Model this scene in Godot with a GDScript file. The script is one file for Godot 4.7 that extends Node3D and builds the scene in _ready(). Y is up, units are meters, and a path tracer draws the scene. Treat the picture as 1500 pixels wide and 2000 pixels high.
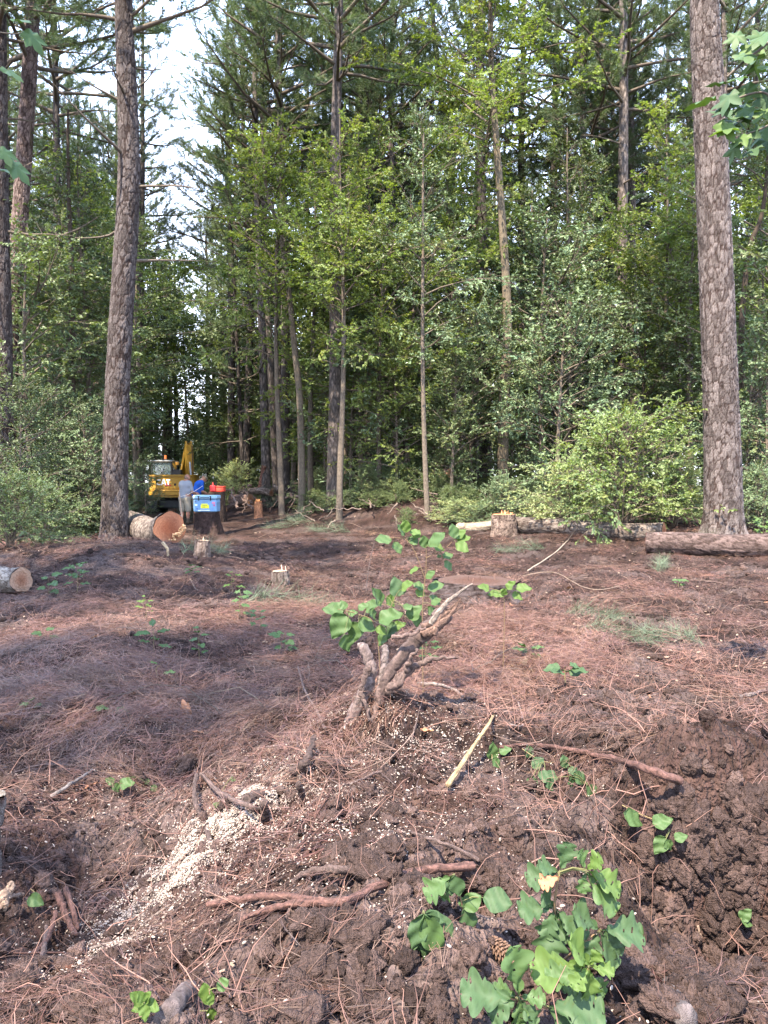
extends Node3D
# A forest clearing with felled pines, seen over a mound of torn-up earth. Metres, y up, the camera looks along -z.

const FOCAL := 1455.0                # focal length in pixels of the 1500 x 2000 photograph
const EYE := 1.6
const PITCH := -0.0440
var rng := RandomNumberGenerator.new()
var mats := {}
var used := {}
var broad_noise := FastNoiseLite.new()
var lump_noise := FastNoiseLite.new()
var fine_noise := FastNoiseLite.new()
var patch_noise := FastNoiseLite.new()
var plate_noise := FastNoiseLite.new()
var plate_tone := FastNoiseLite.new()
var mounds: Array = []
var crowns := {}
var leaves := {}
var stems := PackedVector3Array()          # nodes of the plant in hand, to which leaf stalks run


# ---------------------------------------------------------------- geometry collector
class Geo:
	var v := PackedVector3Array()
	var n := PackedVector3Array()
	var c := PackedColorArray()
	var i := PackedInt32Array()

	func tube(pts: PackedVector3Array, rad: PackedFloat32Array, seg: int, col: Color, cap := true) -> void:
		var first := v.size()
		var count := pts.size()
		var u := Vector3.ZERO
		for k in count:
			var t := (pts[mini(k + 1, count - 1)] - pts[maxi(k - 1, 0)]).normalized()
			if k == 0:
				u = t.cross(Vector3.FORWARD if absf(t.z) < 0.9 else Vector3.RIGHT).normalized()
			u = (u - t * t.dot(u)).normalized()
			var w := t.cross(u)
			for j in seg:
				var a := TAU * j / seg
				var o := u * cos(a) + w * sin(a)
				v.append(pts[k] + o * rad[k])
				n.append(o)
				c.append(col)
		for k in count - 1:
			for j in seg:
				var a := first + k * seg + j
				var b := first + k * seg + (j + 1) % seg
				i.append_array([a, b + seg, b, a, a + seg, b + seg])
		if cap:
			for e in [0, count - 1]:
				var t := (pts[e] - pts[1 if e == 0 else count - 2]).normalized()
				var at := v.size()
				for j in seg:
					v.append(v[first + e * seg + j])
					n.append(t)
					c.append(col)
				for j in range(1, seg - 1):
					if e == 0:
						i.append_array([at, at + j, at + j + 1])
					else:
						i.append_array([at, at + j + 1, at + j])

	func leaf(p: Vector3, d: Vector3, up: Vector3, len: float, wid: float, col: Color) -> void:
		var s := d.cross(up).normalized() * wid * 0.5
		var m := p + d * len * 0.45 + up * wid * 0.14
		var at := v.size()
		v.append(p); v.append(m - s); v.append(p + d * len - up * len * 0.08); v.append(m + s)
		c.append(col); c.append(col); c.append(col); c.append(col)
		i.append(at); i.append(at + 1); i.append(at + 2); i.append(at); i.append(at + 2); i.append(at + 3)

	func face(pts: Array, out: Vector3, col := Color.WHITE) -> void:
		var nn := Vector3.ZERO
		for k in range(1, pts.size() - 1):
			nn += (pts[k] - pts[0]).cross(pts[k + 1] - pts[0])
		var at := v.size()
		for p in pts:
			v.append(p)
			c.append(col)
		for k in range(1, pts.size() - 1):
			if nn.dot(out) > 0:
				i.append_array([at, at + k + 1, at + k])
			else:
				i.append_array([at, at + k, at + k + 1])

	func cbox(x: Transform3D, size: Vector3, ch: float, col := Color.WHITE) -> void:
		var h := size * 0.5
		ch = minf(ch, minf(h.x, minf(h.y, h.z)) * 0.9)
		var corner := func(sx: int, sy: int, sz: int, axis: int) -> Vector3:
			var p := Vector3(sx * h.x, sy * h.y, sz * h.z)
			for a in 3:
				if a != axis:
					p[a] -= [sx, sy, sz][a] * ch
			return x * p
		var mid := x.origin
		for axis in 3:
			for s in [-1, 1]:
				var q := []
				for w in [[-1, -1], [1, -1], [1, 1], [-1, 1]]:
					var g := [0, 0, 0]
					g[axis] = s
					g[(axis + 1) % 3] = w[0]
					g[(axis + 2) % 3] = w[1]
					q.append(corner.call(g[0], g[1], g[2], axis))
				face(q, (q[0] + q[2]) * 0.5 - mid, col)
		if ch <= 0.0:
			return
		for axis in 3:
			var b := (axis + 1) % 3
			var e := (axis + 2) % 3
			for sb in [-1, 1]:
				for se in [-1, 1]:
					var q := []
					for w in [[-1, b], [1, b], [1, e], [-1, e]]:
						var g := [0, 0, 0]
						g[axis] = w[0]
						g[b] = sb
						g[e] = se
						q.append(corner.call(g[0], g[1], g[2], w[1]))
					face(q, (q[0] + q[2]) * 0.5 - mid, col)
		for sx in [-1, 1]:
			for sy in [-1, 1]:
				for sz in [-1, 1]:
					var q := [corner.call(sx, sy, sz, 0), corner.call(sx, sy, sz, 1), corner.call(sx, sy, sz, 2)]
					face(q, q[0] - mid, col)

	func prism(poly: PackedVector2Array, depth: float, x: Transform3D, col := Color.WHITE) -> void:
		# a closed outline in the plane z = 0, given its thickness along z
		var tri := Geometry2D.triangulate_polygon(poly)
		for s in [-0.5, 0.5]:
			for k in range(0, tri.size(), 3):
				var q := []
				for j in 3:
					q.append(x * Vector3(poly[tri[k + j]].x, poly[tri[k + j]].y, s * depth))
				face(q, x.basis * Vector3(0, 0, s), col)
		var turn := -1.0 if Geometry2D.is_polygon_clockwise(poly) else 1.0
		for k in poly.size():
			var a := poly[k]
			var b := poly[(k + 1) % poly.size()]
			var o := Vector3(b.y - a.y, a.x - b.x, 0) * turn
			face([x * Vector3(a.x, a.y, -depth / 2), x * Vector3(b.x, b.y, -depth / 2), x * Vector3(b.x, b.y, depth / 2), x * Vector3(a.x, a.y, depth / 2)], x.basis * o, col)

	func mesh(smooth := false) -> ArrayMesh:
		var a := []
		a.resize(Mesh.ARRAY_MAX)
		a[Mesh.ARRAY_VERTEX] = v
		if n.size() == v.size():
			a[Mesh.ARRAY_NORMAL] = n
		if c.size() == v.size():
			a[Mesh.ARRAY_COLOR] = c
		a[Mesh.ARRAY_INDEX] = i
		var m := ArrayMesh.new()
		m.add_surface_from_arrays(Mesh.PRIMITIVE_TRIANGLES, a)
		if smooth:
			var st := SurfaceTool.new()
			st.create_from(m, 0)
			st.generate_normals()
			m = st.commit()
		return m


# ---------------------------------------------------------------- naming and placing
func rf(a: float, b: float) -> float:
	return rng.randf_range(a, b)


func numbered(called: String) -> String:
	used[called] = used.get(called, 0) + 1
	return called if used[called] == 1 else "%s_%03d" % [called, used[called] - 1]


func thing(called: String, label: String, category: String, at := Vector3.ZERO, group := "", turn := 0.0) -> Node3D:
	stems.clear()
	var o := Node3D.new()
	o.name = numbered(called)
	add_child(o, true)
	o.position = at
	o.rotation.y = turn
	tag(o, label, category, group)
	return o


func tag(o: Node3D, label: String, category := "", group := "", kind := "") -> void:
	if label: o.set_meta("label", label)
	if category: o.set_meta("category", category)
	if group: o.set_meta("group", group)
	if kind: o.set_meta("kind", kind)


func part(called: String, mesh: Mesh, mat: Material, parent: Node3D, x := Transform3D()) -> MeshInstance3D:
	var o := MeshInstance3D.new()
	o.name = called
	o.mesh = mesh
	o.material_override = mat
	o.transform = x
	if parent == self:
		o.name = numbered(called)
		add_child(o, true)
	else:
		var k := 0
		while parent.has_node(NodePath(o.name)):
			k += 1
			o.name = "%s_%03d" % [called, k]
		parent.add_child(o, true)
	return o


func many(called: String, mesh: Mesh, mat: Material, places: Array, tints: PackedColorArray, label: String) -> void:
	var mm := MultiMesh.new()
	mm.transform_format = MultiMesh.TRANSFORM_3D
	mm.use_colors = tints.size() > 0
	mm.mesh = mesh
	mm.instance_count = places.size()
	for k in places.size():
		mm.set_instance_transform(k, places[k])
		if tints.size():
			mm.set_instance_color(k, tints[k])
	var o := MultiMeshInstance3D.new()
	o.name = numbered(called)
	o.multimesh = mm
	o.material_override = mat
	add_child(o, true)
	tag(o, label, called.replace("_", " "), "", "stuff")


func ray(px: float, py: float) -> Vector3:               # direction of a pixel of the photograph, one metre deep
	var r := Vector3((px - 750.0) / FOCAL, (1000.0 - py) / FOCAL, -1.0).rotated(Vector3.RIGHT, PITCH)
	return r / -r.z


func spot(px: float, py: float, d: float) -> Vector3:
	return Vector3(0, EYE, 0) + ray(px, py) * d


func hit(px: float, py: float) -> Vector3:               # where that line of sight meets the ground
	var r := ray(px, py)
	var d := 0.9
	var last := d
	while d < 90.0:
		var p := Vector3(0, EYE, 0) + r * d
		if p.y < surf(p.x, p.z):
			for k in 12:
				var m := (d + last) * 0.5
				p = Vector3(0, EYE, 0) + r * m
				if p.y < surf(p.x, p.z): d = m
				else: last = m
			return p
		last = d
		d *= 1.012
	return Vector3(0, EYE, 0) + r * 30.0


func surf(x: float, z: float) -> float:
	return gh(x, z) + relief(x, z)


func on_ground(px: float, d: float) -> Vector3:
	var x := (px - 750.0) / FOCAL * d
	return Vector3(x, gh(x, -d), -d)


func gh(x: float, z: float) -> float:                    # height of the ground
	var d := -z
	var h := 0.0
	if d < 1.2: h = lerpf(0.05, 0.5, clampf((d + 0.4) / 1.6, 0, 1))
	elif d < 2.0: h = lerpf(0.5, 0.42, (d - 1.2) / 0.8)
	elif d < 4.0: h = lerpf(0.42, 0.24, (d - 2.0) / 2.0)
	elif d < 6.0: h = lerpf(0.24, 0.13, (d - 4.0) / 2.0)
	elif d < 10.0: h = lerpf(0.13, 0.0, (d - 6.0) / 4.0)
	for m in mounds:
		var q: float = ((x - m[0]) * (x - m[0]) + (z - m[1]) * (z - m[1])) / (m[3] * m[3])
		if q < 8.0:
			h += m[2] * exp(-q * 0.5)
	var near := clampf((9.0 - d) / 6.0, 0.0, 1.0)
	h += broad_noise.get_noise_2d(x, z) * (0.10 - 0.03 * near)
	h += lump_noise.get_noise_2d(x, z) * (0.055 + 0.035 * near)
	return h


func colour(r: float, g: float, b: float) -> Color:
	return Color(r, g, b)


# ---------------------------------------------------------------- materials
func noise_texture(freq: float, low: float, high: float, kind := FastNoiseLite.TYPE_SIMPLEX_SMOOTH, oct := 5, size := 512, seed_at := 1) -> NoiseTexture2D:
	var f := FastNoiseLite.new()
	f.noise_type = kind
	f.frequency = freq
	f.fractal_octaves = oct
	f.seed = seed_at
	if kind == FastNoiseLite.TYPE_CELLULAR:
		f.cellular_return_type = FastNoiseLite.RETURN_DISTANCE2_SUB
		f.fractal_type = FastNoiseLite.FRACTAL_FBM
		f.domain_warp_enabled = true
		f.domain_warp_amplitude = 12.0
		f.domain_warp_frequency = 0.03
	var t := NoiseTexture2D.new()
	t.width = size
	t.height = size
	t.seamless = true
	t.noise = f
	var g := Gradient.new()
	g.set_color(0, Color(low, low, low))
	g.set_color(1, Color(high, high, high))
	t.color_ramp = g
	return t


func mat(called: String, albedo: Color, rough := 0.85, spec := 0.4) -> StandardMaterial3D:
	var m := StandardMaterial3D.new()
	m.resource_name = called
	m.albedo_color = albedo.linear_to_srgb()
	m.roughness = rough
	m.metallic_specular = spec
	mats[called] = m
	return m


func triplanar(m: StandardMaterial3D, tex: Texture2D, bump: Texture2D, scale: Vector3, height: float, world := true) -> void:
	m.uv1_triplanar = true
	m.uv1_world_triplanar = world
	m.uv1_scale = scale
	if tex: m.albedo_texture = tex
	if bump:
		m.heightmap_enabled = true
		m.heightmap_texture = bump
		m.heightmap_scale = height


func leaf_mat(called: String, tint: Color, rough: float, through: float) -> void:
	var m := mat(called, tint, rough, 0.33)
	m.vertex_color_use_as_albedo = true
	m.backlight_enabled = true
	m.backlight = Color(0.95, 1.0, 0.55) * through


func make_materials() -> void:
	var grain := noise_texture(0.02, 0.45, 1.0, FastNoiseLite.TYPE_SIMPLEX_SMOOTH, 6, 1024, 3)
	var crumbs := noise_texture(0.035, 0.0, 1.0, FastNoiseLite.TYPE_SIMPLEX_SMOOTH, 6, 1024, 5)
	var bark_grain := noise_texture(0.012, 0.35, 1.0, FastNoiseLite.TYPE_CELLULAR, 3, 512, 7)
	var fibre := noise_texture(0.02, 0.6, 1.0, FastNoiseLite.TYPE_SIMPLEX_SMOOTH, 5, 512, 9)
	var m := mat("earth", Color(1, 1, 1), 0.95, 0.25)
	m.vertex_color_use_as_albedo = true
	triplanar(m, grain, crumbs, Vector3(1.3, 1.3, 1.3), 4.0)
	m = mat("clod", Color(1, 1, 1), 0.95, 0.25)
	m.vertex_color_use_as_albedo = true
	triplanar(m, grain, crumbs, Vector3(5, 5, 5), 1.2)
	m = mat("needle", Color(1, 1, 1), 0.6, 0.4)
	m.vertex_color_use_as_albedo = true
	m = mat("plain", Color(1, 1, 1), 0.8, 0.3)             # colours come from the vertices
	m.vertex_color_use_as_albedo = true
	m = mat("chip", Color(0.28, 0.23, 0.2), 0.85, 0.3)
	m.vertex_color_use_as_albedo = true
	m = mat("bark_near", Color(1, 1, 1), 0.92, 0.3)
	m.vertex_color_use_as_albedo = true
	triplanar(m, fibre, crumbs, Vector3(5, 2.4, 5), 1.2)
	m = mat("bark_far", Color(0.30, 0.24, 0.21), 0.92, 0.3)
	m.vertex_color_use_as_albedo = true
	triplanar(m, bark_grain, bark_grain, Vector3(1.6, 0.55, 1.6), 4.0)
	m = mat("bark_smooth", Color(0.21, 0.165, 0.125), 0.9, 0.3)
	m.vertex_color_use_as_albedo = true
	triplanar(m, fibre, crumbs, Vector3(4, 0.8, 4), 1.0)
	m = mat("root", Color(1, 1, 1), 0.85, 0.35)
	m.vertex_color_use_as_albedo = true
	triplanar(m, fibre, crumbs, Vector3(9, 9, 9), 0.5)
	m = mat("cut_wood", Color(1, 1, 1), 0.85, 0.3)
	m.vertex_color_use_as_albedo = true
	triplanar(m, fibre, fibre, Vector3(3, 9, 3), 0.4)
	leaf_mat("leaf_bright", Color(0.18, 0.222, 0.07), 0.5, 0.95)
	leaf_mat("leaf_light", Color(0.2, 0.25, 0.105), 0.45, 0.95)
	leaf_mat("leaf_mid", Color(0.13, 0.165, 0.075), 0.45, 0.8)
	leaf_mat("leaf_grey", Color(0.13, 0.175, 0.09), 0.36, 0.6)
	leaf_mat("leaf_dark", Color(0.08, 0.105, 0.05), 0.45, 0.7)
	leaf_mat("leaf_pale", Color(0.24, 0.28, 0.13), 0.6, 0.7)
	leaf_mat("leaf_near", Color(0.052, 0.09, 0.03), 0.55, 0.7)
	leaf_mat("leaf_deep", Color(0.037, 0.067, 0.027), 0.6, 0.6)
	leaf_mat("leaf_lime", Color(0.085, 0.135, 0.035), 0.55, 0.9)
	leaf_mat("leaf_dry", Color(0.26, 0.12, 0.065), 0.7, 0.4)
	leaf_mat("pine_green", Color(0.115, 0.155, 0.075), 0.5, 0.7)
	leaf_mat("pine_grey", Color(0.14, 0.17, 0.115), 0.5, 0.6)


# ---------------------------------------------------------------- bark, logs, stumps
func along(pts: PackedVector3Array, f: float) -> Vector3:
	var g := clampf(f, 0, 1) * (pts.size() - 1)
	var k := mini(int(g), pts.size() - 2)
	var t := g - k
	var a := pts[maxi(k - 1, 0)]
	var b := pts[k]
	var c := pts[k + 1]
	var e := pts[mini(k + 2, pts.size() - 1)]
	return b.cubic_interpolate(c, a, e, t)


func bark_mesh(pts: PackedVector3Array, rads: PackedFloat32Array, seg: int, rows: int, plate: float, depth: float, plate_col: Color, crack_col: Color, flare := 0.0, tall := 2.5) -> ArrayMesh:
	# a trunk with raised bark plates: cracks are real grooves, wider than tall cells stretched along the trunk
	var g := Geo.new()
	var u := Vector3.ZERO
	var len := 0.0
	var last := pts[0]
	var off := rf(0, 90)
	for k in rows + 1:
		var f := float(k) / rows
		var p := along(pts, f)
		var t := (along(pts, f + 0.02) - along(pts, f - 0.02)).normalized()
		if k == 0:
			u = t.cross(Vector3.FORWARD if absf(t.z) < 0.9 else Vector3.RIGHT).normalized()
		u = (u - t * t.dot(u)).normalized()
		var w := t.cross(u)
		len += p.distance_to(last)
		last = p
		var rr := f * (rads.size() - 1)
		var ri := mini(int(rr), rads.size() - 2)
		var r := lerpf(rads[ri], rads[ri + 1], rr - ri)
		r += flare * exp(-len / 0.28)
		for j in seg:
			var a := TAU * j / seg
			var cx := cos(a)
			var sx := sin(a)
			var q := Vector3(cx * r / plate + off, len / (plate * tall), sx * r / plate)
			var wx := 0.5 * lump_noise.get_noise_3d(q.x * 0.9, q.y * 0.9, q.z * 0.9)
			var wy := 0.5 * lump_noise.get_noise_3d(q.x * 0.9 + 30.0, q.y * 0.9, q.z * 0.9)
			var e1 := plate_noise.get_noise_3d(q.x + wx, q.y + wy * 0.8, q.z + wx * 0.7) + 1.0        # distance between the two nearest cells
			var e2 := plate_noise.get_noise_3d(q.x * 1.9 + wy * 0.8, q.y * 1.7 + wx, q.z * 1.9 + wy) + 1.0
			var shade := plate_tone.get_noise_3d(q.x + wx, q.y + wy * 0.8, q.z + wx * 0.7)
			var low := lump_noise.get_noise_3d(q.x * 0.18 + 70.0, q.y * 0.12, q.z * 0.18)      # smooth and furrowed stretches
			var e := smoothstep(0.0, 0.16 + 0.12 * low, e1) * (0.55 + 0.45 * smoothstep(0.0, 0.16, e2)) * (0.85 + 0.3 * shade)
			var m := fine_noise.get_noise_3d(q.x * 40.0, q.y * 25.0, q.z * 40.0)
			var b := fine_noise.get_noise_3d(q.x * 7.0 + 50.0, q.y * 4.0, q.z * 7.0)
			var root := flare * 0.5 * exp(-len / 0.25) * sin(a * 5.0 + off)
			var rad := r + root + depth * (e - 0.6) + depth * 0.35 * m + depth * 0.5 * b
			g.v.append(p + (u * cx + w * sx) * rad)
			var c := crack_col.lerp(plate_col, clampf(e * 1.1 - 0.05 + m * 0.25, 0, 1))
			g.c.append(c * (1.0 + 0.35 * b + 0.15 * m + 0.22 * shade + 0.3 * low))
	for k in rows:
		for j in seg:
			var a := k * seg + j
			var b := k * seg + (j + 1) % seg
			g.i.append_array([a, b + seg, b, a, a + seg, b + seg])
	return g.mesh(true)


func disc_mesh(center: Vector3, normal: Vector3, r: float, sap: Color, heart: Color, rough: float) -> ArrayMesh:
	# a sawn face with its year rings
	var g := Geo.new()
	var u := normal.cross(Vector3.UP if absf(normal.y) < 0.9 else Vector3.RIGHT).normalized()
	var w := normal.cross(u)
	var rings := 22
	var seg := 40
	for k in rings + 1:
		var f := float(k) / rings
		for j in seg:
			var a := TAU * j / seg
			var wob := 1.0 + 0.05 * sin(a * 3.0 + 1.0) + 0.03 * sin(a * 7.0)
			var nn := fine_noise.get_noise_2d(cos(a) * f * 120.0, sin(a) * f * 120.0 + center.x * 31.0)
			g.v.append(center + (u * cos(a) + w * sin(a)) * r * f * wob + normal * nn * rough)
			var c := heart.lerp(sap, smoothstep(0.25, 0.85, f + nn * 0.2)) * (0.86 + 0.2 * float(k % 2) + 0.2 * nn)
			if k == rings: c = c * 0.6
			g.c.append(c)
	for k in rings:
		for j in seg:
			var a := k * seg + j
			var b := k * seg + (j + 1) % seg
			g.i.append_array([a, b, b + seg, a, b + seg, a + seg])
	return g.mesh(true)


func make_log(label: String, pts: PackedVector3Array, rads: PackedFloat32Array, plate: float, plate_col: Color, crack_col: Color, rough_cut: float, group := "", wood := Color(0.42, 0.2, 0.11)) -> Node3D:
	var base := pts[0]
	var local := PackedVector3Array()
	for p in pts: local.append(p - base)
	var o := thing("log", label, "log", base, group)
	var len := 0.0
	for k in pts.size() - 1: len += pts[k].distance_to(pts[k + 1])
	part("bark", bark_mesh(local, rads, 72, int(len / 0.03), plate, 0.011, plate_col, crack_col), mats.bark_near, o)
	var n0 := (local[0] - local[1]).normalized()
	var e := local.size() - 1
	var n1 := (local[e] - local[e - 1]).normalized()
	part("cut_face", disc_mesh(local[0] + n0 * 0.004, n0, rads[0] * 0.97, wood, wood * Color(0.8, 0.62, 0.55), rough_cut), mats.cut_wood, o)
	part("cut_face", disc_mesh(local[e] + n1 * 0.004, n1, rads[rads.size() - 1] * 0.97, wood, wood * Color(0.8, 0.62, 0.55), rough_cut), mats.cut_wood, o)
	return o


func make_stump(label: String, at: Vector3, r: float, h: float, wood: Color, plate_col: Color, crack_col: Color, splinters: int, flare := 0.12, group := "") -> Node3D:
	var o := thing("tree_stump", label, "tree stump", at, group)
	var lean := Vector3(rf(-0.03, 0.03), 0, rf(-0.03, 0.03)) * minf(1.0, h / r * 0.4)
	var pts := PackedVector3Array([Vector3(0, -0.25, 0), Vector3(0, h * 0.35, 0), lean + Vector3(0, h, 0)])
	part("bark", bark_mesh(pts, PackedFloat32Array([r * 1.1, r * 1.02, r]), 84, int((h + 0.25) / 0.015), 0.075, 0.014, plate_col, crack_col, flare), mats.bark_near, o)
	part("cut_face", disc_mesh(lean + Vector3(0, h + 0.004, 0), Vector3.UP, r * 0.97, wood, wood * Color(0.85, 0.7, 0.6), 0.008), mats.cut_wood, o)
	for k in splinters:
		var a := rf(0, TAU)
		var p := lean + Vector3(cos(a) * r * rf(0.1, 0.85), h, sin(a) * r * rf(0.1, 0.5))
		var g := Geo.new()
		var s := rf(0.04, 0.11)
		g.cbox(Transform3D(Basis.from_euler(Vector3(rf(-0.25, 0.25), rf(0, 3), rf(-0.25, 0.25))), p + Vector3(0, s * 0.45, 0)), Vector3(rf(0.012, 0.03), s, 0.008), 0.003, wood * 1.15)
		part("splinter", g.mesh(), mats.plain, o)
	return o


func wander(pts: PackedVector3Array, steps: int, amp: float) -> PackedVector3Array:
	var out := PackedVector3Array()
	for k in steps + 1:
		var p := along(pts, float(k) / steps)
		out.append(p + Vector3(rf(-amp, amp), rf(-amp, amp), rf(-amp, amp)) * (0.3 if k == 0 else 1.0))
	return out


func taper(a: float, b: float, count: int, rough := 0.15) -> PackedFloat32Array:
	var out := PackedFloat32Array()
	for k in count:
		out.append(lerpf(a, b, float(k) / maxi(count - 1, 1)) * rf(1.0 - rough, 1.0 + rough))
	return out


func gnarled(w: PackedVector3Array, rads: PackedFloat32Array, col: Color, rough := 1.0) -> ArrayMesh:
	# a root or stick with ridges that run along it, knots and torn ends
	var g := Geo.new()
	var pts := PackedVector3Array()
	var rr := PackedFloat32Array()
	var count := w.size() * 3
	var off := rf(0, 50)
	for k in count:
		var f := float(k) / (count - 1)
		pts.append(along(w, f))
		var ri := f * (rads.size() - 1)
		var i0 := mini(int(ri), rads.size() - 2)
		rr.append(lerpf(rads[i0], rads[i0 + 1], ri - i0) * (0.55 if k == 0 or k == count - 1 else 1.0))
	g.tube(pts, rr, 14, col)
	for k in g.v.size():
		var o := g.n[k]
		var ring := mini(k / 14, count - 1)
		var n1 := fine_noise.get_noise_3d(o.x * 7.0 + off, o.y * 7.0 + ring * 0.5, o.z * 7.0)
		var n2 := fine_noise.get_noise_3d(o.x * 15.0, o.y * 15.0 + off, o.z * 15.0 + ring * 0.9)
		if k < count * 14: g.v[k] += o * rr[ring] * rough * (0.26 * n1 + 0.16 * n2)
		g.c[k] = col * clampf(1.0 + 0.9 * n1 + 0.7 * n2, 0.35, 1.9)
	return g.mesh(true)


func stick_px(called: String, label: String, category: String, px: Array, lift: Array, r0: float, r1: float, col: Color, material := "root", group := "", flat := 1.0) -> Node3D:
	# a stick, root or twig lying on the ground along a line of points; lift is its height over the ground at each
	var pts := PackedVector3Array()
	for k in px.size():
		var p := hit(px[k][0], px[k][1])
		var r := ray(px[k][0], px[k][1])
		pts.append(p - r * (lift[k] / maxf(0.05, -r.y)))
	var steps := px.size() * 5
	var w := wander(pts, steps, r0 * 0.35 * flat)
	var base := pts[0]
	for k in w.size(): w[k] -= base
	var o := part(called, gnarled(w, taper(r0, r1, w.size(), 0.1 * flat), col, flat), mats[material], self)
	o.position = base
	tag(o, label, category, group)
	return o


# ---------------------------------------------------------------- trees
func broad_crown(key: String, s: int, height: float, base: float, reach: float, limbs: int, leaf_len: float, bush := false, sparse := 1.0) -> void:
	# limbs, twigs in flat sprays and single leaves of a broadleaved tree that stands at the origin
	rng.seed = s
	var wood := Geo.new()
	var foliage := Geo.new()
	var brown := Color(1, 1, 1)
	for li in limbs:
		var rel := pow(clampf((li + rf(0, 1)) / limbs, 0, 1), 0.85)
		var y := lerpf(base, height * 0.93, rel)
		var prof := lerpf(0.75, 1.0, smoothstep(0.0, 0.35, rel)) * lerpf(1.0, 0.42, smoothstep(0.55, 1.0, rel)) if not bush else sqrt(maxf(1.02 - rel * rel, 0.03))
		var az := li * 2.39996 + rf(-0.7, 0.7)
		var clump := lump_noise.get_noise_3d(cos(az) * 0.8 + s, y * 0.3, sin(az) * 0.8)      # full sprays here, gaps there
		var length := reach * prof * rf(0.55, 1.1) * clampf(0.9 + 2.0 * clump, 0.3, 1.4)
		var el := rf(0.0, 0.75) + rel * 0.5
		var d := Vector3(cos(az) * cos(el), sin(el), sin(az) * cos(el))
		var p := Vector3(sin(y * 0.5 + s) * 0.1, y, cos(y * 0.43 + s) * 0.1)
		if bush:
			p = Vector3(d.x, 0, d.z) * reach * 0.12 + Vector3(0, y * 0.75, 0)
		var pts := PackedVector3Array([p])
		for k in 5:
			p += d * length / 5.0
			d = (d + Vector3(rf(-0.3, 0.3), rf(-0.3, 0.12), rf(-0.3, 0.3))).normalized()
			pts.append(p)
		wood.tube(pts, taper(0.006 + 0.008 * length, 0.004, 6), 5, brown * rf(0.7, 1.1), false)
		var limb_tone := rf(0.75, 1.25)
		var subs := int(length / 0.24) + 2
		for q in subs:
			var f := 0.25 + 0.75 * (q + rf(0.2, 0.8)) / subs
			var at := along(pts, f)
			var dd := (along(pts, f + 0.03) - along(pts, f - 0.03)).normalized()
			var d2 := (dd * rf(0.4, 1.0) + Vector3(rf(-1, 1), rf(-0.5, 0.65), rf(-1, 1)) * 0.9).normalized()
			var l2 := rf(0.35, 0.85) * (1.15 - f * 0.4) * (0.55 + 0.2 * length)
			var tip := at + d2 * l2 - Vector3(0, l2 * 0.12, 0)
			wood.tube(PackedVector3Array([at, at.lerp(tip, 0.5) + Vector3(0, l2 * 0.06, 0), tip]), PackedFloat32Array([0.007, 0.005, 0.002]), 3, brown * 0.8, false)
			var tone := limb_tone * rf(0.75, 1.25)
			var warm := rf(-0.12, 0.2)
			var twigs := maxi(2, int(l2 / 0.13))
			for w in twigs:
				var a2 := at.lerp(tip, (w + 1.0) / twigs)
				var d3 := (d2 + Vector3(rf(-1, 1), rf(-0.6, 0.45), rf(-1, 1)) * 0.95).normalized()
				var l3 := rf(0.1, 0.3) * (0.6 + leaf_len * 5.0)
				var count := int(l3 / (leaf_len * 0.36) * sparse) + 1
				for m in count:
					var at2 := a2 + d3 * l3 * (m + rf(0.2, 1.0)) / count
					var out := d3.rotated(Vector3.UP, (1.0 if m % 2 else -1.0) * rf(0.3, 1.3))
					out = (out + Vector3(0, rf(-0.9, 0.3), 0)).normalized()
					var up := Vector3(rf(-1.0, 1.0), rf(0.3, 1.0), rf(-1.0, 1.0))
					up = (up - out * up.dot(out)).normalized()
					var t := tone * rf(0.75, 1.25)
					var ll := leaf_len * rf(0.7, 1.25)
					foliage.leaf(at2, out, up, ll, ll * rf(0.5, 0.75), Color(t * (1.0 + warm), t, t * (1.0 - warm)))
	var stem := Geo.new()
	if bush:
		for k in 9:
			var a := k * 0.7 + rf(0, 0.4)
			stem.tube(PackedVector3Array([Vector3(cos(a) * 0.08, -0.15, sin(a) * 0.08), Vector3(cos(a) * 0.2, height * 0.3, sin(a) * 0.2), Vector3(cos(a) * reach * 0.3, height * 0.75, sin(a) * reach * 0.3)]), PackedFloat32Array([0.02, 0.014, 0.005]), 6, brown, false)
	else:
		var pts := PackedVector3Array()
		for k in 12:
			var y := -0.3 + (height + 0.3) * k / 11.0
			pts.append(Vector3(sin(y * 0.5 + s) * 0.1, y, cos(y * 0.43 + s) * 0.1))
		stem.tube(pts, taper(0.045 + height * 0.006, 0.012, 12, 0.03), 10, brown, false)
	crowns[key] = {"branches": wood.mesh(), "crown": foliage.mesh(), "trunk": stem.mesh(), "height": height}


func tuft(g: Geo, p: Vector3, d: Vector3, count: int, length: float, wid: float, col: Color) -> void:
	# a spray of pine needles round the end of a twig
	var u := d.cross(Vector3.UP if absf(d.y) < 0.9 else Vector3.RIGHT).normalized()
	var w := d.cross(u)
	for k in count:
		var a := rf(0, TAU)
		var spread := rf(0.25, 1.25)
		var o := u * cos(a) + w * sin(a)
		var nd := (d * cos(spread) + o * sin(spread) - Vector3(0, 0.12, 0)).normalized()
		var s := nd.cross(Vector3(rf(-1, 1), rf(-1, 1), rf(-1, 1))).normalized() * wid
		var c := col * rf(0.7, 1.3)
		var b := p + d * rf(-0.1, 0.06)
		var at := g.v.size()
		g.v.append(b - s); g.v.append(b + s); g.v.append(b + nd * length * rf(0.7, 1.1))
		g.c.append(c); g.c.append(c); g.c.append(c)
		g.i.append(at); g.i.append(at + 1); g.i.append(at + 2)


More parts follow.
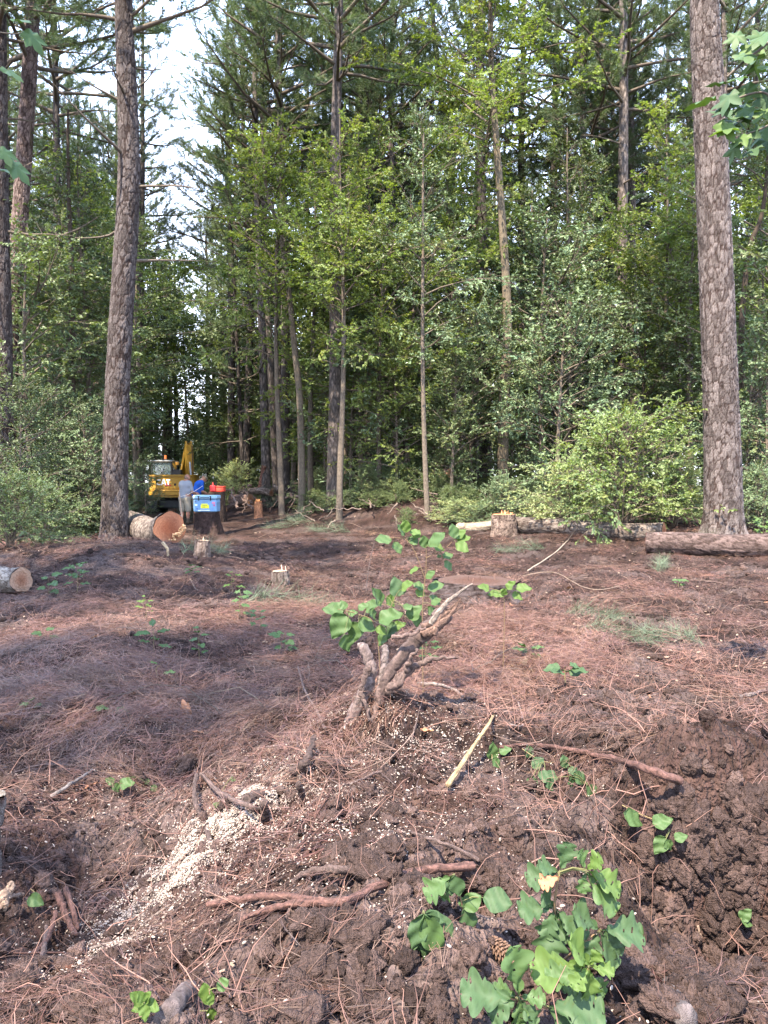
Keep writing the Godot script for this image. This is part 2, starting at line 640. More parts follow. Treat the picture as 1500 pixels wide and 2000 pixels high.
func pine_crown(key: String, s: int, tall: float, reach: float, limbs: int, dead: int) -> void:
	# the crown of a loblolly-like pine: origin where the live crown begins, dead snags hang below it
	rng.seed = s
	var wood := Geo.new()
	var green := Geo.new()
	for li in limbs + dead:
		var live := li < limbs
		var rel := (li + rf(0, 1)) / limbs if live else rf(-0.5, 0.05)
		var y := tall * pow(clampf(rel, 0, 1), 0.95) if live else rel * tall
		var length := reach * (1.0 - 0.72 * rel) * rf(0.55, 1.15) if live else rf(0.4, 2.2)
		var az := li * 2.39996 + rf(-0.5, 0.5)
		var el := rf(-0.05, 0.4) + rel * 0.5
		var d := Vector3(cos(az) * cos(el), sin(el), sin(az) * cos(el))
		var p := Vector3(0, y, 0)
		var pts := PackedVector3Array([p])
		for k in 5:
			p += d * length / 5.0
			d = (d + Vector3(rf(-0.25, 0.25), rf(-0.1, 0.22), rf(-0.25, 0.25))).normalized()
			pts.append(p)
		wood.tube(pts, taper(0.02 + 0.014 * length, 0.008, 6), 6, Color(1, 1, 1) * rf(0.6, 1.0), false)
		if not live:
			if length > 1.0:
				for q in 3:
					var at := along(pts, rf(0.3, 0.9))
					wood.tube(PackedVector3Array([at, at + Vector3(rf(-0.5, 0.5), rf(-0.2, 0.4), rf(-0.5, 0.5))]), PackedFloat32Array([0.01, 0.003]), 4, Color(0.7, 0.7, 0.7), false)
			continue
		var subs := int(length / 0.22) + 2
		for q in subs:
			var f := 0.3 + 0.7 * (q + 0.6) / subs
			var at := along(pts, f)
			var side := (-1.0 if q % 2 else 1.0) * (0.0 if q == subs - 1 else 1.0)
			var dd := (along(pts, f + 0.03) - along(pts, f - 0.03)).normalized()
			var d2 := (dd.rotated(Vector3.UP, side * rf(0.5, 1.2)) + Vector3(0, rf(-0.1, 0.5), 0)).normalized()
			var l2 := rf(0.35, 0.95) * (1.2 - 0.5 * f)
			wood.tube(PackedVector3Array([at, at + d2 * l2]), PackedFloat32Array([0.01, 0.005]), 3, Color(0.7, 0.7, 0.7), false)
			var tone := rf(0.65, 1.3)
			for m in 6:
				var o := d2.rotated(Vector3(rf(-1, 1), rf(-1, 1), rf(-1, 1)).normalized(), rf(0, 0.9))
				tuft(green, at + d2 * l2 * (0.3 + 0.14 * m) + o * 0.12, o, 17, 0.2, 0.0075, Color(tone * rf(0.9, 1.15), tone, tone * rf(0.8, 1.1)))
	crowns[key] = {"branches": wood.mesh(), "crown": green.mesh(), "height": tall}


func make_crowns() -> void:
	broad_crown("spreading", 11, 9.0, 1.4, 2.7, 62, 0.1)
	broad_crown("narrow", 12, 11.5, 2.4, 1.7, 64, 0.095)
	broad_crown("layered", 13, 6.0, 0.5, 2.3, 52, 0.085)
	broad_crown("bush", 14, 3.2, 0.1, 1.75, 110, 0.075, true)
	broad_crown("high", 15, 13.5, 5.0, 2.8, 66, 0.11)
	broad_crown("sapling", 16, 3.2, 0.5, 0.9, 18, 0.07)
	broad_crown("airy", 17, 12.0, 2.8, 2.2, 48, 0.09, false, 0.85)
	pine_crown("pine_wide", 21, 12.0, 4.2, 54, 8)
	pine_crown("pine_tall", 22, 13.0, 3.4, 52, 12)
	pine_crown("pine_thin", 23, 9.0, 2.6, 38, 14)
	pine_crown("pine_full", 24, 11.0, 4.6, 64, 6)


func dress(o: Node3D, key: String, leaf: String, bark: String, x: Transform3D) -> void:
	var c: Dictionary = crowns[key]
	part("branches", c.branches, mats[bark], o, x).set_meta("kind", "stuff")
	part("crown", c.crown, mats[leaf], o, x).set_meta("kind", "stuff")


func leafy(label: String, px: float, d: float, key: String, size: float, leaf: String, group := "", called := "broadleaf_tree", category := "tree") -> Node3D:
	var o := thing(called, label, category, on_ground(px, d), group, rf(0, TAU))
	o.scale = Vector3(size, size * rf(0.95, 1.08), size)
	part("trunk", crowns[key].trunk, mats.bark_smooth, o)
	dress(o, key, leaf, "bark_smooth", Transform3D())
	return o


func trunk_points(line: Array, d: float, top: float) -> PackedVector3Array:
	var pts := PackedVector3Array()
	var foot := on_ground(line[0][0], d)
	pts.append(foot - Vector3(0, 0.3, 0))
	for k in range(1, line.size()):
		pts.append(spot(line[k][0], line[k][1], d))
	var e := pts[pts.size() - 1]
	var t := (e - pts[pts.size() - 2]).normalized()
	t = (t + Vector3(0, 2, 0)).normalized()
	while e.y < top - 0.5:
		e += t * minf(4.0, top - e.y)
		pts.append(e)
	return pts


func big_pine(label: String, line: Array, d: float, r: float, top: float, key: String, plate_col: Color, crack_col: Color, plate: float, flare := 0.1) -> Node3D:
	# a near pine whose bark plates can be told apart; its trunk follows the photograph's line
	var pts := trunk_points(line, d, top)
	var base := pts[0] + Vector3(0, 0.3, 0)
	var local := PackedVector3Array()
	for p in pts: local.append(p - base)
	var o := thing("pine_tree", label, "pine tree", base)
	# split: detailed below, plain above the frame
	var len := 0.0
	for k in local.size() - 1: len += local[k].distance_to(local[k + 1])
	var rads := PackedFloat32Array([r, r * 0.9, r * 0.84, r * 0.78, r * 0.7, r * 0.58, r * 0.42, r * 0.22])
	part("trunk", bark_mesh(local, rads, 144, int(len / 0.03), plate, 0.017, plate_col, crack_col, flare), mats.bark_near, o)
	var c: Dictionary = crowns[key]
	var y0: float = top - c.height - base.y
	var f := 0.0
	var at := local[0]
	while f < 1.0 and at.y < y0:
		f += 0.01
		at = along(local, f)
	dress(o, key, "pine_green", "bark_smooth", Transform3D(Basis(Vector3.UP, rf(0, TAU)), at))
	return o


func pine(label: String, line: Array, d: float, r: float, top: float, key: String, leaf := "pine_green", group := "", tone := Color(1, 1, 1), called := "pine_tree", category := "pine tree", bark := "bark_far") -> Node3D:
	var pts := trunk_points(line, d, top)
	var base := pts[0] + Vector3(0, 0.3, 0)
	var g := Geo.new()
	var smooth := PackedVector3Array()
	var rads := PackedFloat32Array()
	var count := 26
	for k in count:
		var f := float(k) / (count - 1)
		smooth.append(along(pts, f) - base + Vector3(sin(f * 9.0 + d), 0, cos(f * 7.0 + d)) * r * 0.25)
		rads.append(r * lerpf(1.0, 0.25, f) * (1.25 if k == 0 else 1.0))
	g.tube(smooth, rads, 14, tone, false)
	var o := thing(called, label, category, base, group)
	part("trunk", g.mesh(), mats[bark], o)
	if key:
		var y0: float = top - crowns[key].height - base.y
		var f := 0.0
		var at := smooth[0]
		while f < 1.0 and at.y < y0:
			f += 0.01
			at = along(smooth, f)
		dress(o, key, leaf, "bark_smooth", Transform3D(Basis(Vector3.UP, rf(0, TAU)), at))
	return o


# ---------------------------------------------------------------- leaves of the small plants
func leaf_shape(kind: String, s: int) -> ArrayMesh:
	# a leaf one unit long along +z, its upper face to +y, slightly folded, curled and blotched
	rng.seed = s
	var g := Geo.new()
	var rows := 26 if kind == "oak" else 20
	var curl := rf(-0.25, 0.1)
	var wave := rf(0.02, 0.06)
	var blotch := rf(0, 50)
	var hw := func(t: float) -> float:
		match kind:
			"oak":
				var lobes := 0.46 + 0.54 * pow(absf(sin(PI * (t * 3.6 + 0.1 + 0.1 * sin(s)))), 0.7)
				return (0.015 if t < 0.1 else (0.05 + 0.40 * pow(sin(PI * pow(t, 1.75)), 0.85))) * lobes * (1.0 if t < 0.98 else 0.3)
			"round":
				return 0.4 * pow(sin(PI * clampf(pow(t, 0.6), 0, 1)), 0.85) + 0.004
			"lance":
				return 0.21 * pow(sin(PI * pow(t, 0.85)), 0.9) + 0.005
		return 0.2
	for k in rows + 1:
		var t := float(k) / rows
		var w: float = hw.call(t)
		for j in 9:
			var x := (j - 4) * 0.25 * w
			var y := absf(x) * 0.28 + curl * t * t * 0.6 + wave * sin(t * 13.0 + j * 0.85) * (0.4 + absf(j - 4) * 0.2)
			g.v.append(Vector3(x, y, t + (absf(x) * 0.25 if kind == "oak" else 0.0)))
			var spot_at := fine_noise.get_noise_3d(x * 55.0 + blotch, t * 55.0, s)
			var c := 1.0 + 0.35 * spot_at + (0.45 if j == 4 else 0.16 * sin((t * 8.0 - absf(x) * 7.0) * TAU))
			var ill := smoothstep(0.25, 0.45, fine_noise.get_noise_3d(x * 22.0 + blotch, t * 22.0, s + 9.0))     # yellowed, bitten patches
			g.c.append(Color(c * (1.02 + 0.9 * ill), c * (1.0 + 0.25 * ill), c * 0.95))
	for k in rows:
		for j in 8:
			var a := k * 9 + j
			if kind == "oak" and k > 5 and fine_noise.get_noise_3d(j * 9.0 + blotch, k * 9.0, s * 3.0) > 0.42: continue     # holes left by insects
			g.i.append_array([a, a + 9, a + 10, a, a + 10, a + 1])
	return g.mesh(true)


func maple_shape(s: int) -> ArrayMesh:
	rng.seed = s
	var g := Geo.new()
	var count := 40
	g.v.append(Vector3(0, 0.03, 0.32))
	g.c.append(Color(1.25, 1.25, 1.1))
	for k in count + 1:
		var a := -PI + TAU * k / count
		var lobes := [0.0, 0.95, -0.95, 1.95, -1.95]
		var sizes := [0.68, 0.58, 0.58, 0.36, 0.36]
		var r := 0.3
		for l in 5:
			var da := absf(wrapf(a - lobes[l], -PI, PI))
			r = maxf(r, sizes[l] * (1.0 - da / 0.85) + 0.05 * sin(da * 22.0))
		if absf(a) > 2.9: r = 0.3
		g.v.append(Vector3(sin(a) * r, 0.05 * sin(a * 5.0) - 0.2 * r * r, 0.32 + cos(a) * r))
		var c := 1.0 + rf(-0.1, 0.1)
		g.c.append(Color(c, c, c))
	for k in count:
		g.i.append_array([0, k + 2, k + 1])
	return g.mesh(true)


func make_leaves() -> void:
	for kind in ["oak", "round", "lance"]:
		leaves[kind] = [leaf_shape(kind, 41), leaf_shape(kind, 42), leaf_shape(kind, 43)]
	leaves["maple"] = [maple_shape(51), maple_shape(52)]


func leaf_at(o: Node3D, kind: String, mat_name: String, base: Vector3, tip: Vector3, up: Vector3, wide := 1.0) -> void:
	var z := tip - base
	var len := z.length()
	z /= len
	var x := up.cross(z).normalized()
	var y := z.cross(x)
	var set_of: Array = leaves[kind]
	part("leaf", set_of[rng.randi() % set_of.size()], mats[mat_name], o, Transform3D(Basis(x * len * wide, y * len, z * len), base - o.position))


func leaf_px(o: Node3D, kind: String, mat_name: String, b: Array, t: Array, d: float, tilt := 0.0, wide := 1.0) -> void:
	# a leaf from its stalk to its tip as seen in the photograph, at distance d; tilt brings the tip nearer (negative: farther)
	var base := spot(b[0], b[1], d)
	var tip := spot(t[0], t[1], d - tilt)
	leaf_at(o, kind, mat_name, base, tip, Vector3(rf(-0.35, 0.35), 0.8, 0.65), wide)
	var near := Vector3.INF
	for p in stems:
		if p.distance_to(base) < near.distance_to(base): near = p
	if stems.size() and near.distance_to(base) > 0.004 and near.distance_to(base) < 0.3:
		var g := Geo.new()
		var mid := near.lerp(base, 0.5) + Vector3(0, 0.12, 0) * near.distance_to(base)
		g.tube(PackedVector3Array([near - o.position, mid - o.position, base - o.position]), PackedFloat32Array([0.0016, 0.0013, 0.0011]), 5, Color(0.1, 0.1, 0.04), false)
		part("stalk", g.mesh(), mats.plain, o)


func stem_line(o: Node3D, pts: Array, r: float, col: Color, called := "stem") -> void:
	var g := Geo.new()
	var q := PackedVector3Array()
	var path := PackedVector3Array()
	for p in pts: path.append(p - o.position)
	for k in pts.size() * 6: stems.append(along(path, k / (pts.size() * 6.0 - 1.0)) + o.position)
	for k in pts.size() * 4:
		q.append(along(path, k / (pts.size() * 4.0 - 1.0)))
	g.tube(q, taper(r, r * 0.5, q.size(), 0.05), 6, col)
	part(called, g.mesh(), mats.plain, o)


func small_plant(label: String, px: float, py: float, height: float, kind: String, mat_name: String, count: int, size: float, lean := Vector3.ZERO, called := "seedling") -> Node3D:
	# a seedling growing from the ground: thin stem, leaves in alternation
	var at := hit(px, py)
	var o := thing(called, label, "plant", at)
	var top := at + Vector3(0, height, 0) + lean
	stem_line(o, [at - Vector3(0, 0.03, 0), at.lerp(top, 0.5) + Vector3(rf(-0.03, 0.03), 0.02, rf(-0.03, 0.03)), top], 0.0035, Color(0.12, 0.1, 0.05))
	for k in count:
		var f := 0.3 + 0.7 * float(k) / maxf(count - 1, 1)
		var a := k * 2.4 + rf(-0.5, 0.5)
		var b := at.lerp(top, f) + Vector3(0, 0.01, 0)
		var dirv := Vector3(cos(a), rf(-0.2, 0.35), sin(a) * 0.8).normalized()
		var len := size * rf(0.7, 1.2)
		var bb := b + dirv * len * 0.3
		leaf_at(o, kind, mat_name, bb, bb + dirv * len, Vector3(rf(-0.3, 0.3), 1.0, 0.35))
	return o


# ---------------------------------------------------------------- figures
func sdf_geo(bones: Array, cell: float, k: float) -> Geo:
	# one continuous skin round tapered bones [from, to, radius, radius]
	var lo := Vector3.INF
	var hi := -Vector3.INF
	for b in bones:
		var r: float = maxf(b[2], b[3]) + 3.0 * k + cell
		lo = lo.min(b[0] - Vector3.ONE * r).min(b[1] - Vector3.ONE * r)
		hi = hi.max(b[0] + Vector3.ONE * r).max(b[1] + Vector3.ONE * r)
	var nx := int((hi.x - lo.x) / cell) + 2
	var ny := int((hi.y - lo.y) / cell) + 2
	var nz := int((hi.z - lo.z) / cell) + 2
	var field := PackedFloat32Array()
	field.resize(nx * ny * nz)
	for b in bones:
		var p: Vector3 = b[0]
		var q: Vector3 = b[1]
		var ra: float = b[2]
		var rb: float = b[3]
		var reach: float = maxf(ra, rb) + 5.0 * k + cell
		var l := ((p.min(q) - Vector3.ONE * reach - lo) / cell).max(Vector3.ZERO)
		var h := (p.max(q) + Vector3.ONE * reach - lo) / cell
		var pq := q - p
		var len2 := maxf(pq.length_squared(), 1e-9)
		for z in range(int(l.z), mini(int(h.z) + 1, nz)):
			for y in range(int(l.y), mini(int(h.y) + 1, ny)):
				var row := (z * ny + y) * nx
				for x in range(int(l.x), mini(int(h.x) + 1, nx)):
					var c := lo + Vector3(x, y, z) * cell
					var t := clampf((c - p).dot(pq) / len2, 0.0, 1.0)
					var d := c.distance_to(p + pq * t) - lerpf(ra, rb, t)
					if d < reach:
						field[row + x] += exp(-d / k)
	for a in field.size():
		field[a] = -k * log(maxf(field[a], 1e-12))
	var g := Geo.new()
	var index := {}
	var step := [1, nx, nx * ny]
	for z in nz - 1:
		for y in ny - 1:
			for x in nx - 1:
				var a := (z * ny + y) * nx + x
				var inside := 0
				for e in 8:
					if field[a + (e & 1) + (e >> 1 & 1) * nx + (e >> 2) * nx * ny] < 0.0: inside += 1
				if inside == 0 or inside == 8:
					continue
				var sum := Vector3.ZERO
				var crossed := 0
				for e in 8:
					for axis in 3:
						if e & (1 << axis): continue
						var o0 := Vector3(e & 1, e >> 1 & 1, e >> 2)
						var f0 := field[a + (e & 1) + (e >> 1 & 1) * nx + (e >> 2) * nx * ny]
						var f1 := field[a + (e & 1) + (e >> 1 & 1) * nx + (e >> 2) * nx * ny + step[axis]]
						if (f0 < 0.0) != (f1 < 0.0):
							o0[axis] += f0 / (f0 - f1)
							sum += o0
							crossed += 1
				index[a] = g.v.size()
				g.v.append(lo + (Vector3(x, y, z) + sum / crossed) * cell)
				g.c.append(Color.WHITE)
	for a in index:
		for axis in 3:
			var f0 := field[a]
			var f1 := field[a + step[axis]]
			if (f0 < 0.0) == (f1 < 0.0): continue
			var s1: int = step[(axis + 1) % 3]
			var s2: int = step[(axis + 2) % 3]
			if not (index.has(a - s1) and index.has(a - s2) and index.has(a - s1 - s2)): continue
			var q := [index[a], index[a - s1], index[a - s1 - s2], index[a - s2]]
			if f0 < 0.0: g.i.append_array([q[0], q[2], q[1], q[0], q[3], q[2]])
			else: g.i.append_array([q[0], q[1], q[2], q[0], q[2], q[3]])
	return g


func add_geo(to: Geo, g: Geo) -> void:
	var at := to.v.size()
	to.v.append_array(g.v)
	to.c.append_array(g.c)
	for k in g.i: to.i.append(k + at)


func hand_bones(wrist: Vector3, d: Vector3, palm: Vector3, thumb_side: float) -> Array:
	var s := d.cross(palm).normalized()
	var out := []
	for k in 4:
		var off := s * (k - 1.5) * 0.02
		var knuckle := wrist + d * (0.085 - 0.005 * absf(k - 1.2)) + off
		out.append([wrist + off * 0.6 + d * 0.01, knuckle, 0.015, 0.012])
		var dd := d
		var p := knuckle
		var lens := [0.042, 0.027, 0.02]
		var f: float = [0.95, 1.05, 1.0, 0.8][k]
		for j in 3:
			dd = dd.rotated(s, 0.75 if j else 0.5)
			var e: Vector3 = p + dd * lens[j] * f
			out.append([p, e, 0.0095 - j * 0.0008, 0.009 - j * 0.001])
			p = e
	var tb := wrist + d * 0.03 + s * thumb_side * 0.03
	var t1 := tb + (d * 0.6 + s * thumb_side * 0.7 + palm * 0.3).normalized() * 0.045
	var t2 := t1 + (d * 0.8 + palm * 0.7).normalized() * 0.032
	out.append([wrist + d * 0.015, tb, 0.016, 0.014])
	out.append([tb, t1, 0.013, 0.011])
	out.append([t1, t2, 0.011, 0.009])
	return out


func person(label: String, at: Vector3, turn: float, lean: float, skin: Color, shirt_col: Color, short_col: Color, cap: bool, head_drop: float, hand_r: Vector3, hand_l: Vector3) -> Node3D:
	var o := thing("person", label, "person", at, "", turn)
	var bend := func(p: Vector3) -> Vector3:               # bend forward above the hips
		var r := p - Vector3(0, 0.95, 0)
		return Vector3(0, 0.95, 0) + r.rotated(Vector3.RIGHT, -lean) if p.y > 0.95 else p
	var chest: Vector3 = bend.call(Vector3(0, 1.30, 0.0))
	var neck: Vector3 = bend.call(Vector3(0, 1.47, 0.0))
	var head: Vector3 = neck + Vector3(0, 0.15, -0.02).rotated(Vector3.RIGHT, -lean - head_drop)
	var fwd := Vector3(0, 0, -1).rotated(Vector3.RIGHT, -lean - head_drop)
	var hup := Vector3(0, 1, 0).rotated(Vector3.RIGHT, -lean - head_drop)
	var body := []
	body.append([neck - hup * 0.04, head - hup * 0.06, 0.056, 0.056])
	body.append([head + hup * 0.035 - fwd * 0.02, head + hup * 0.02 + fwd * 0.02, 0.088, 0.085])
	body.append([head - hup * 0.06 + fwd * 0.045, head + fwd * 0.03, 0.052, 0.07])
	body.append([head + fwd * 0.1 + hup * 0.01, head + fwd * 0.122 - hup * 0.022, 0.008, 0.014])
	for s in [-1.0, 1.0]:
		body.append([head + Vector3(s * 0.088, 0, 0) + hup * 0.02, head + Vector3(s * 0.09, 0, 0) - hup * 0.03, 0.014, 0.011])
	var torso := [[Vector3(-0.08, 0.95, 0.01), Vector3(0.08, 0.95, 0.01), 0.13, 0.13], [Vector3(0, 0.98, 0), chest, 0.14, 0.15],
		[chest + Vector3(-0.1, 0.03, 0), chest + Vector3(0.1, 0.03, 0), 0.12, 0.12], [chest + Vector3(-0.07, -0.16, 0), chest + Vector3(0.07, -0.16, 0), 0.125, 0.125],
		[neck + Vector3(-0.13, -0.06, 0), neck + Vector3(0.13, -0.06, 0), 0.075, 0.075], [neck, neck + hup * 0.0, 0.065, 0.06]]
	body.append_array(torso)
	var sleeves := []
	var hands := Geo.new()
	for s in [-1.0, 1.0]:
		var sh: Vector3 = neck + Vector3(s * 0.185, -0.07, 0)
		var hand: Vector3 = hand_r if s > 0 else hand_l
		var mid := (sh + hand) * 0.5
		var reach := minf(sh.distance_to(hand), 0.56)
		var elbow := mid + Vector3(s * 0.25, -0.6, 0.75).normalized() * sqrt(maxf(0.29 * 0.29 - reach * reach * 0.25, 0.0004))
		body.append([sh, elbow, 0.056, 0.043])
		body.append([elbow, elbow.lerp(hand, 0.35), 0.044, 0.045])
		body.append([elbow.lerp(hand, 0.35), hand, 0.045, 0.028])
		sleeves.append([sh, sh.lerp(elbow, 0.72), 0.066, 0.068])
		var d := (hand - elbow).normalized()
		add_geo(hands, sdf_geo(hand_bones(hand, d, Vector3(-s, -0.3, 0).normalized().slide(d).normalized(), 1.0 if s > 0 else -1.0), 0.005, 0.004))
		var hip := Vector3(s * 0.1, 0.9, 0.01)
		var knee := Vector3(s * 0.12, 0.49, -0.02)
		var ankle := Vector3(s * 0.13, 0.09, 0.02)
		body.append([hip, knee, 0.092, 0.06])
		body.append([knee, knee.lerp(ankle, 0.35), 0.058, 0.062])
		body.append([knee.lerp(ankle, 0.35), ankle, 0.062, 0.038])
		body.append([ankle - Vector3(0, 0.03, 0), ankle + Vector3(s * 0.02, -0.05, -0.16), 0.04, 0.03])
	var g := sdf_geo(body, 0.014, 0.014)
	add_geo(g, hands)
	part("body", g.mesh(true), mat("skin", skin, 0.6, 0.4), o)
	var shirt := []
	for b in torso.slice(0, 5): shirt.append([b[0], b[1], b[2] + 0.018, b[3] + 0.018])
	shirt[0] = [Vector3(-0.08, 0.9, 0.01), Vector3(0.08, 0.9, 0.01), 0.14, 0.14]
	shirt.append_array(sleeves)
	part("shirt", sdf_geo(shirt, 0.016, 0.016).mesh(true), mat("shirt_cloth", shirt_col, 0.9, 0.2), o)
	var shorts := [[Vector3(-0.08, 0.88, 0.01), Vector3(0.08, 0.88, 0.01), 0.145, 0.145]]
	for s in [-1.0, 1.0]: shorts.append([Vector3(s * 0.1, 0.86, 0.01), Vector3(s * 0.12, 0.5, -0.015), 0.118, 0.105])
	part("shorts", sdf_geo(shorts, 0.016, 0.014).mesh(true), mat("shorts_cloth", short_col, 0.9, 0.2), o)
	for s in [-1.0, 1.0]:
		var boot := [[Vector3(s * 0.13, 0.05, 0.05), Vector3(s * 0.15, 0.045, -0.17), 0.052, 0.045], [Vector3(s * 0.13, 0.06, 0.03), Vector3(s * 0.13, 0.17, 0.02), 0.052, 0.05]]
		part("boot", sdf_geo(boot, 0.014, 0.012).mesh(true), mat("boot_leather", Color(0.09, 0.06, 0.04), 0.8, 0.3), o)
		part("eye", ball(0.011), mat("eye", Color(0.1, 0.07, 0.05), 0.2, 0.5), o, Transform3D(Basis(), head + fwd * 0.093 + Vector3(s * 0.032, 0, 0) + hup * 0.012))
	var mouth := Geo.new()
	mouth.cbox(Transform3D(Basis(Vector3.RIGHT, -lean - head_drop), head + fwd * 0.096 - hup * 0.062), Vector3(0.045, 0.008, 0.01), 0.003, Color(0.35, 0.13, 0.11))
	part("mouth", mouth.mesh(), mats.plain, o)
	if cap:
		var b := Basis(Vector3.RIGHT, -lean - head_drop)
		var c := Geo.new()
		for k in 7:
			var t := k / 6.0 * PI * 0.5
			for j in 24:
				var a := TAU * j / 24
				c.v.append(head + b * Vector3(cos(a) * 0.106 * cos(t), 0.03 + sin(t) * 0.1, sin(a) * 0.118 * cos(t)))
				var n := fine_noise.get_noise_3d(j * 9.0, k * 17.0, 3.0)
				c.c.append(Color(0.2, 0.17, 0.12) if n > 0 else Color(0.1, 0.09, 0.06))
		for k in 6:
			for j in 24:
				var q := k * 24 + j
				var w := k * 24 + (j + 1) % 24
				c.i.append_array([q, q + 24, w + 24, q, w + 24, w])
		var cap_mesh := part("cap", c.mesh(true), mats.plain, o)
		var brim := Geo.new()
		var poly := PackedVector2Array()
		for k in 13:
			var a := PI * k / 12.0
			poly.append(Vector2(cos(a) * 0.095, sin(a) * 0.16))
		brim.prism(poly, 0.006, Transform3D(b * Basis(Vector3.RIGHT, -PI / 2 - 0.2), head + hup * 0.045 + fwd * 0.03), Color(0.13, 0.11, 0.08))
		part("brim", brim.mesh(), mats.plain, cap_mesh)
	else:
		var stubble := sdf_geo([[head + hup * 0.03 - fwd * 0.025, head - hup * 0.025 - fwd * 0.045, 0.082, 0.066], [head + Vector3(-0.03, 0, 0), head + Vector3(0.03, 0, 0), 0.064, 0.064]], 0.01, 0.008)
		part("hair", stubble.mesh(true), mat("stubble", Color(0.22, 0.14, 0.1), 0.8, 0.2), o)
	return o


func ball(r: float) -> SphereMesh:
	var m := SphereMesh.new()
	m.radius = r
	m.height = r * 2.0
	m.radial_segments = 16
	m.rings = 8
	return m


func text_mesh(words: String, height: float, depth: float, bold := true) -> TextMesh:
	var f := SystemFont.new()
	f.font_names = PackedStringArray(["Droid Sans"])
	f.font_weight = 700 if bold else 400
	var t := TextMesh.new()
	t.text = words
	t.font = f
	t.font_size = 64
	t.pixel_size = height / 46.0
	t.depth = depth
	t.curve_step = 2.0
	return t


func box_part(called: String, parent: Node3D, m: Material, at: Vector3, size: Vector3, ch := 0.01, b := Basis()) -> MeshInstance3D:
	var g := Geo.new()
	g.cbox(Transform3D(Basis(), Vector3.ZERO), size, ch)
	return part(called, g.mesh(), m, parent, Transform3D(b, at))


func rod_part(called: String, parent: Node3D, m: Material, a: Vector3, b: Vector3, r: float, seg := 14) -> MeshInstance3D:
	var g := Geo.new()
	g.tube(PackedVector3Array([a, b]), PackedFloat32Array([r, r]), seg, Color.WHITE)
	return part(called, g.mesh(), m, parent)


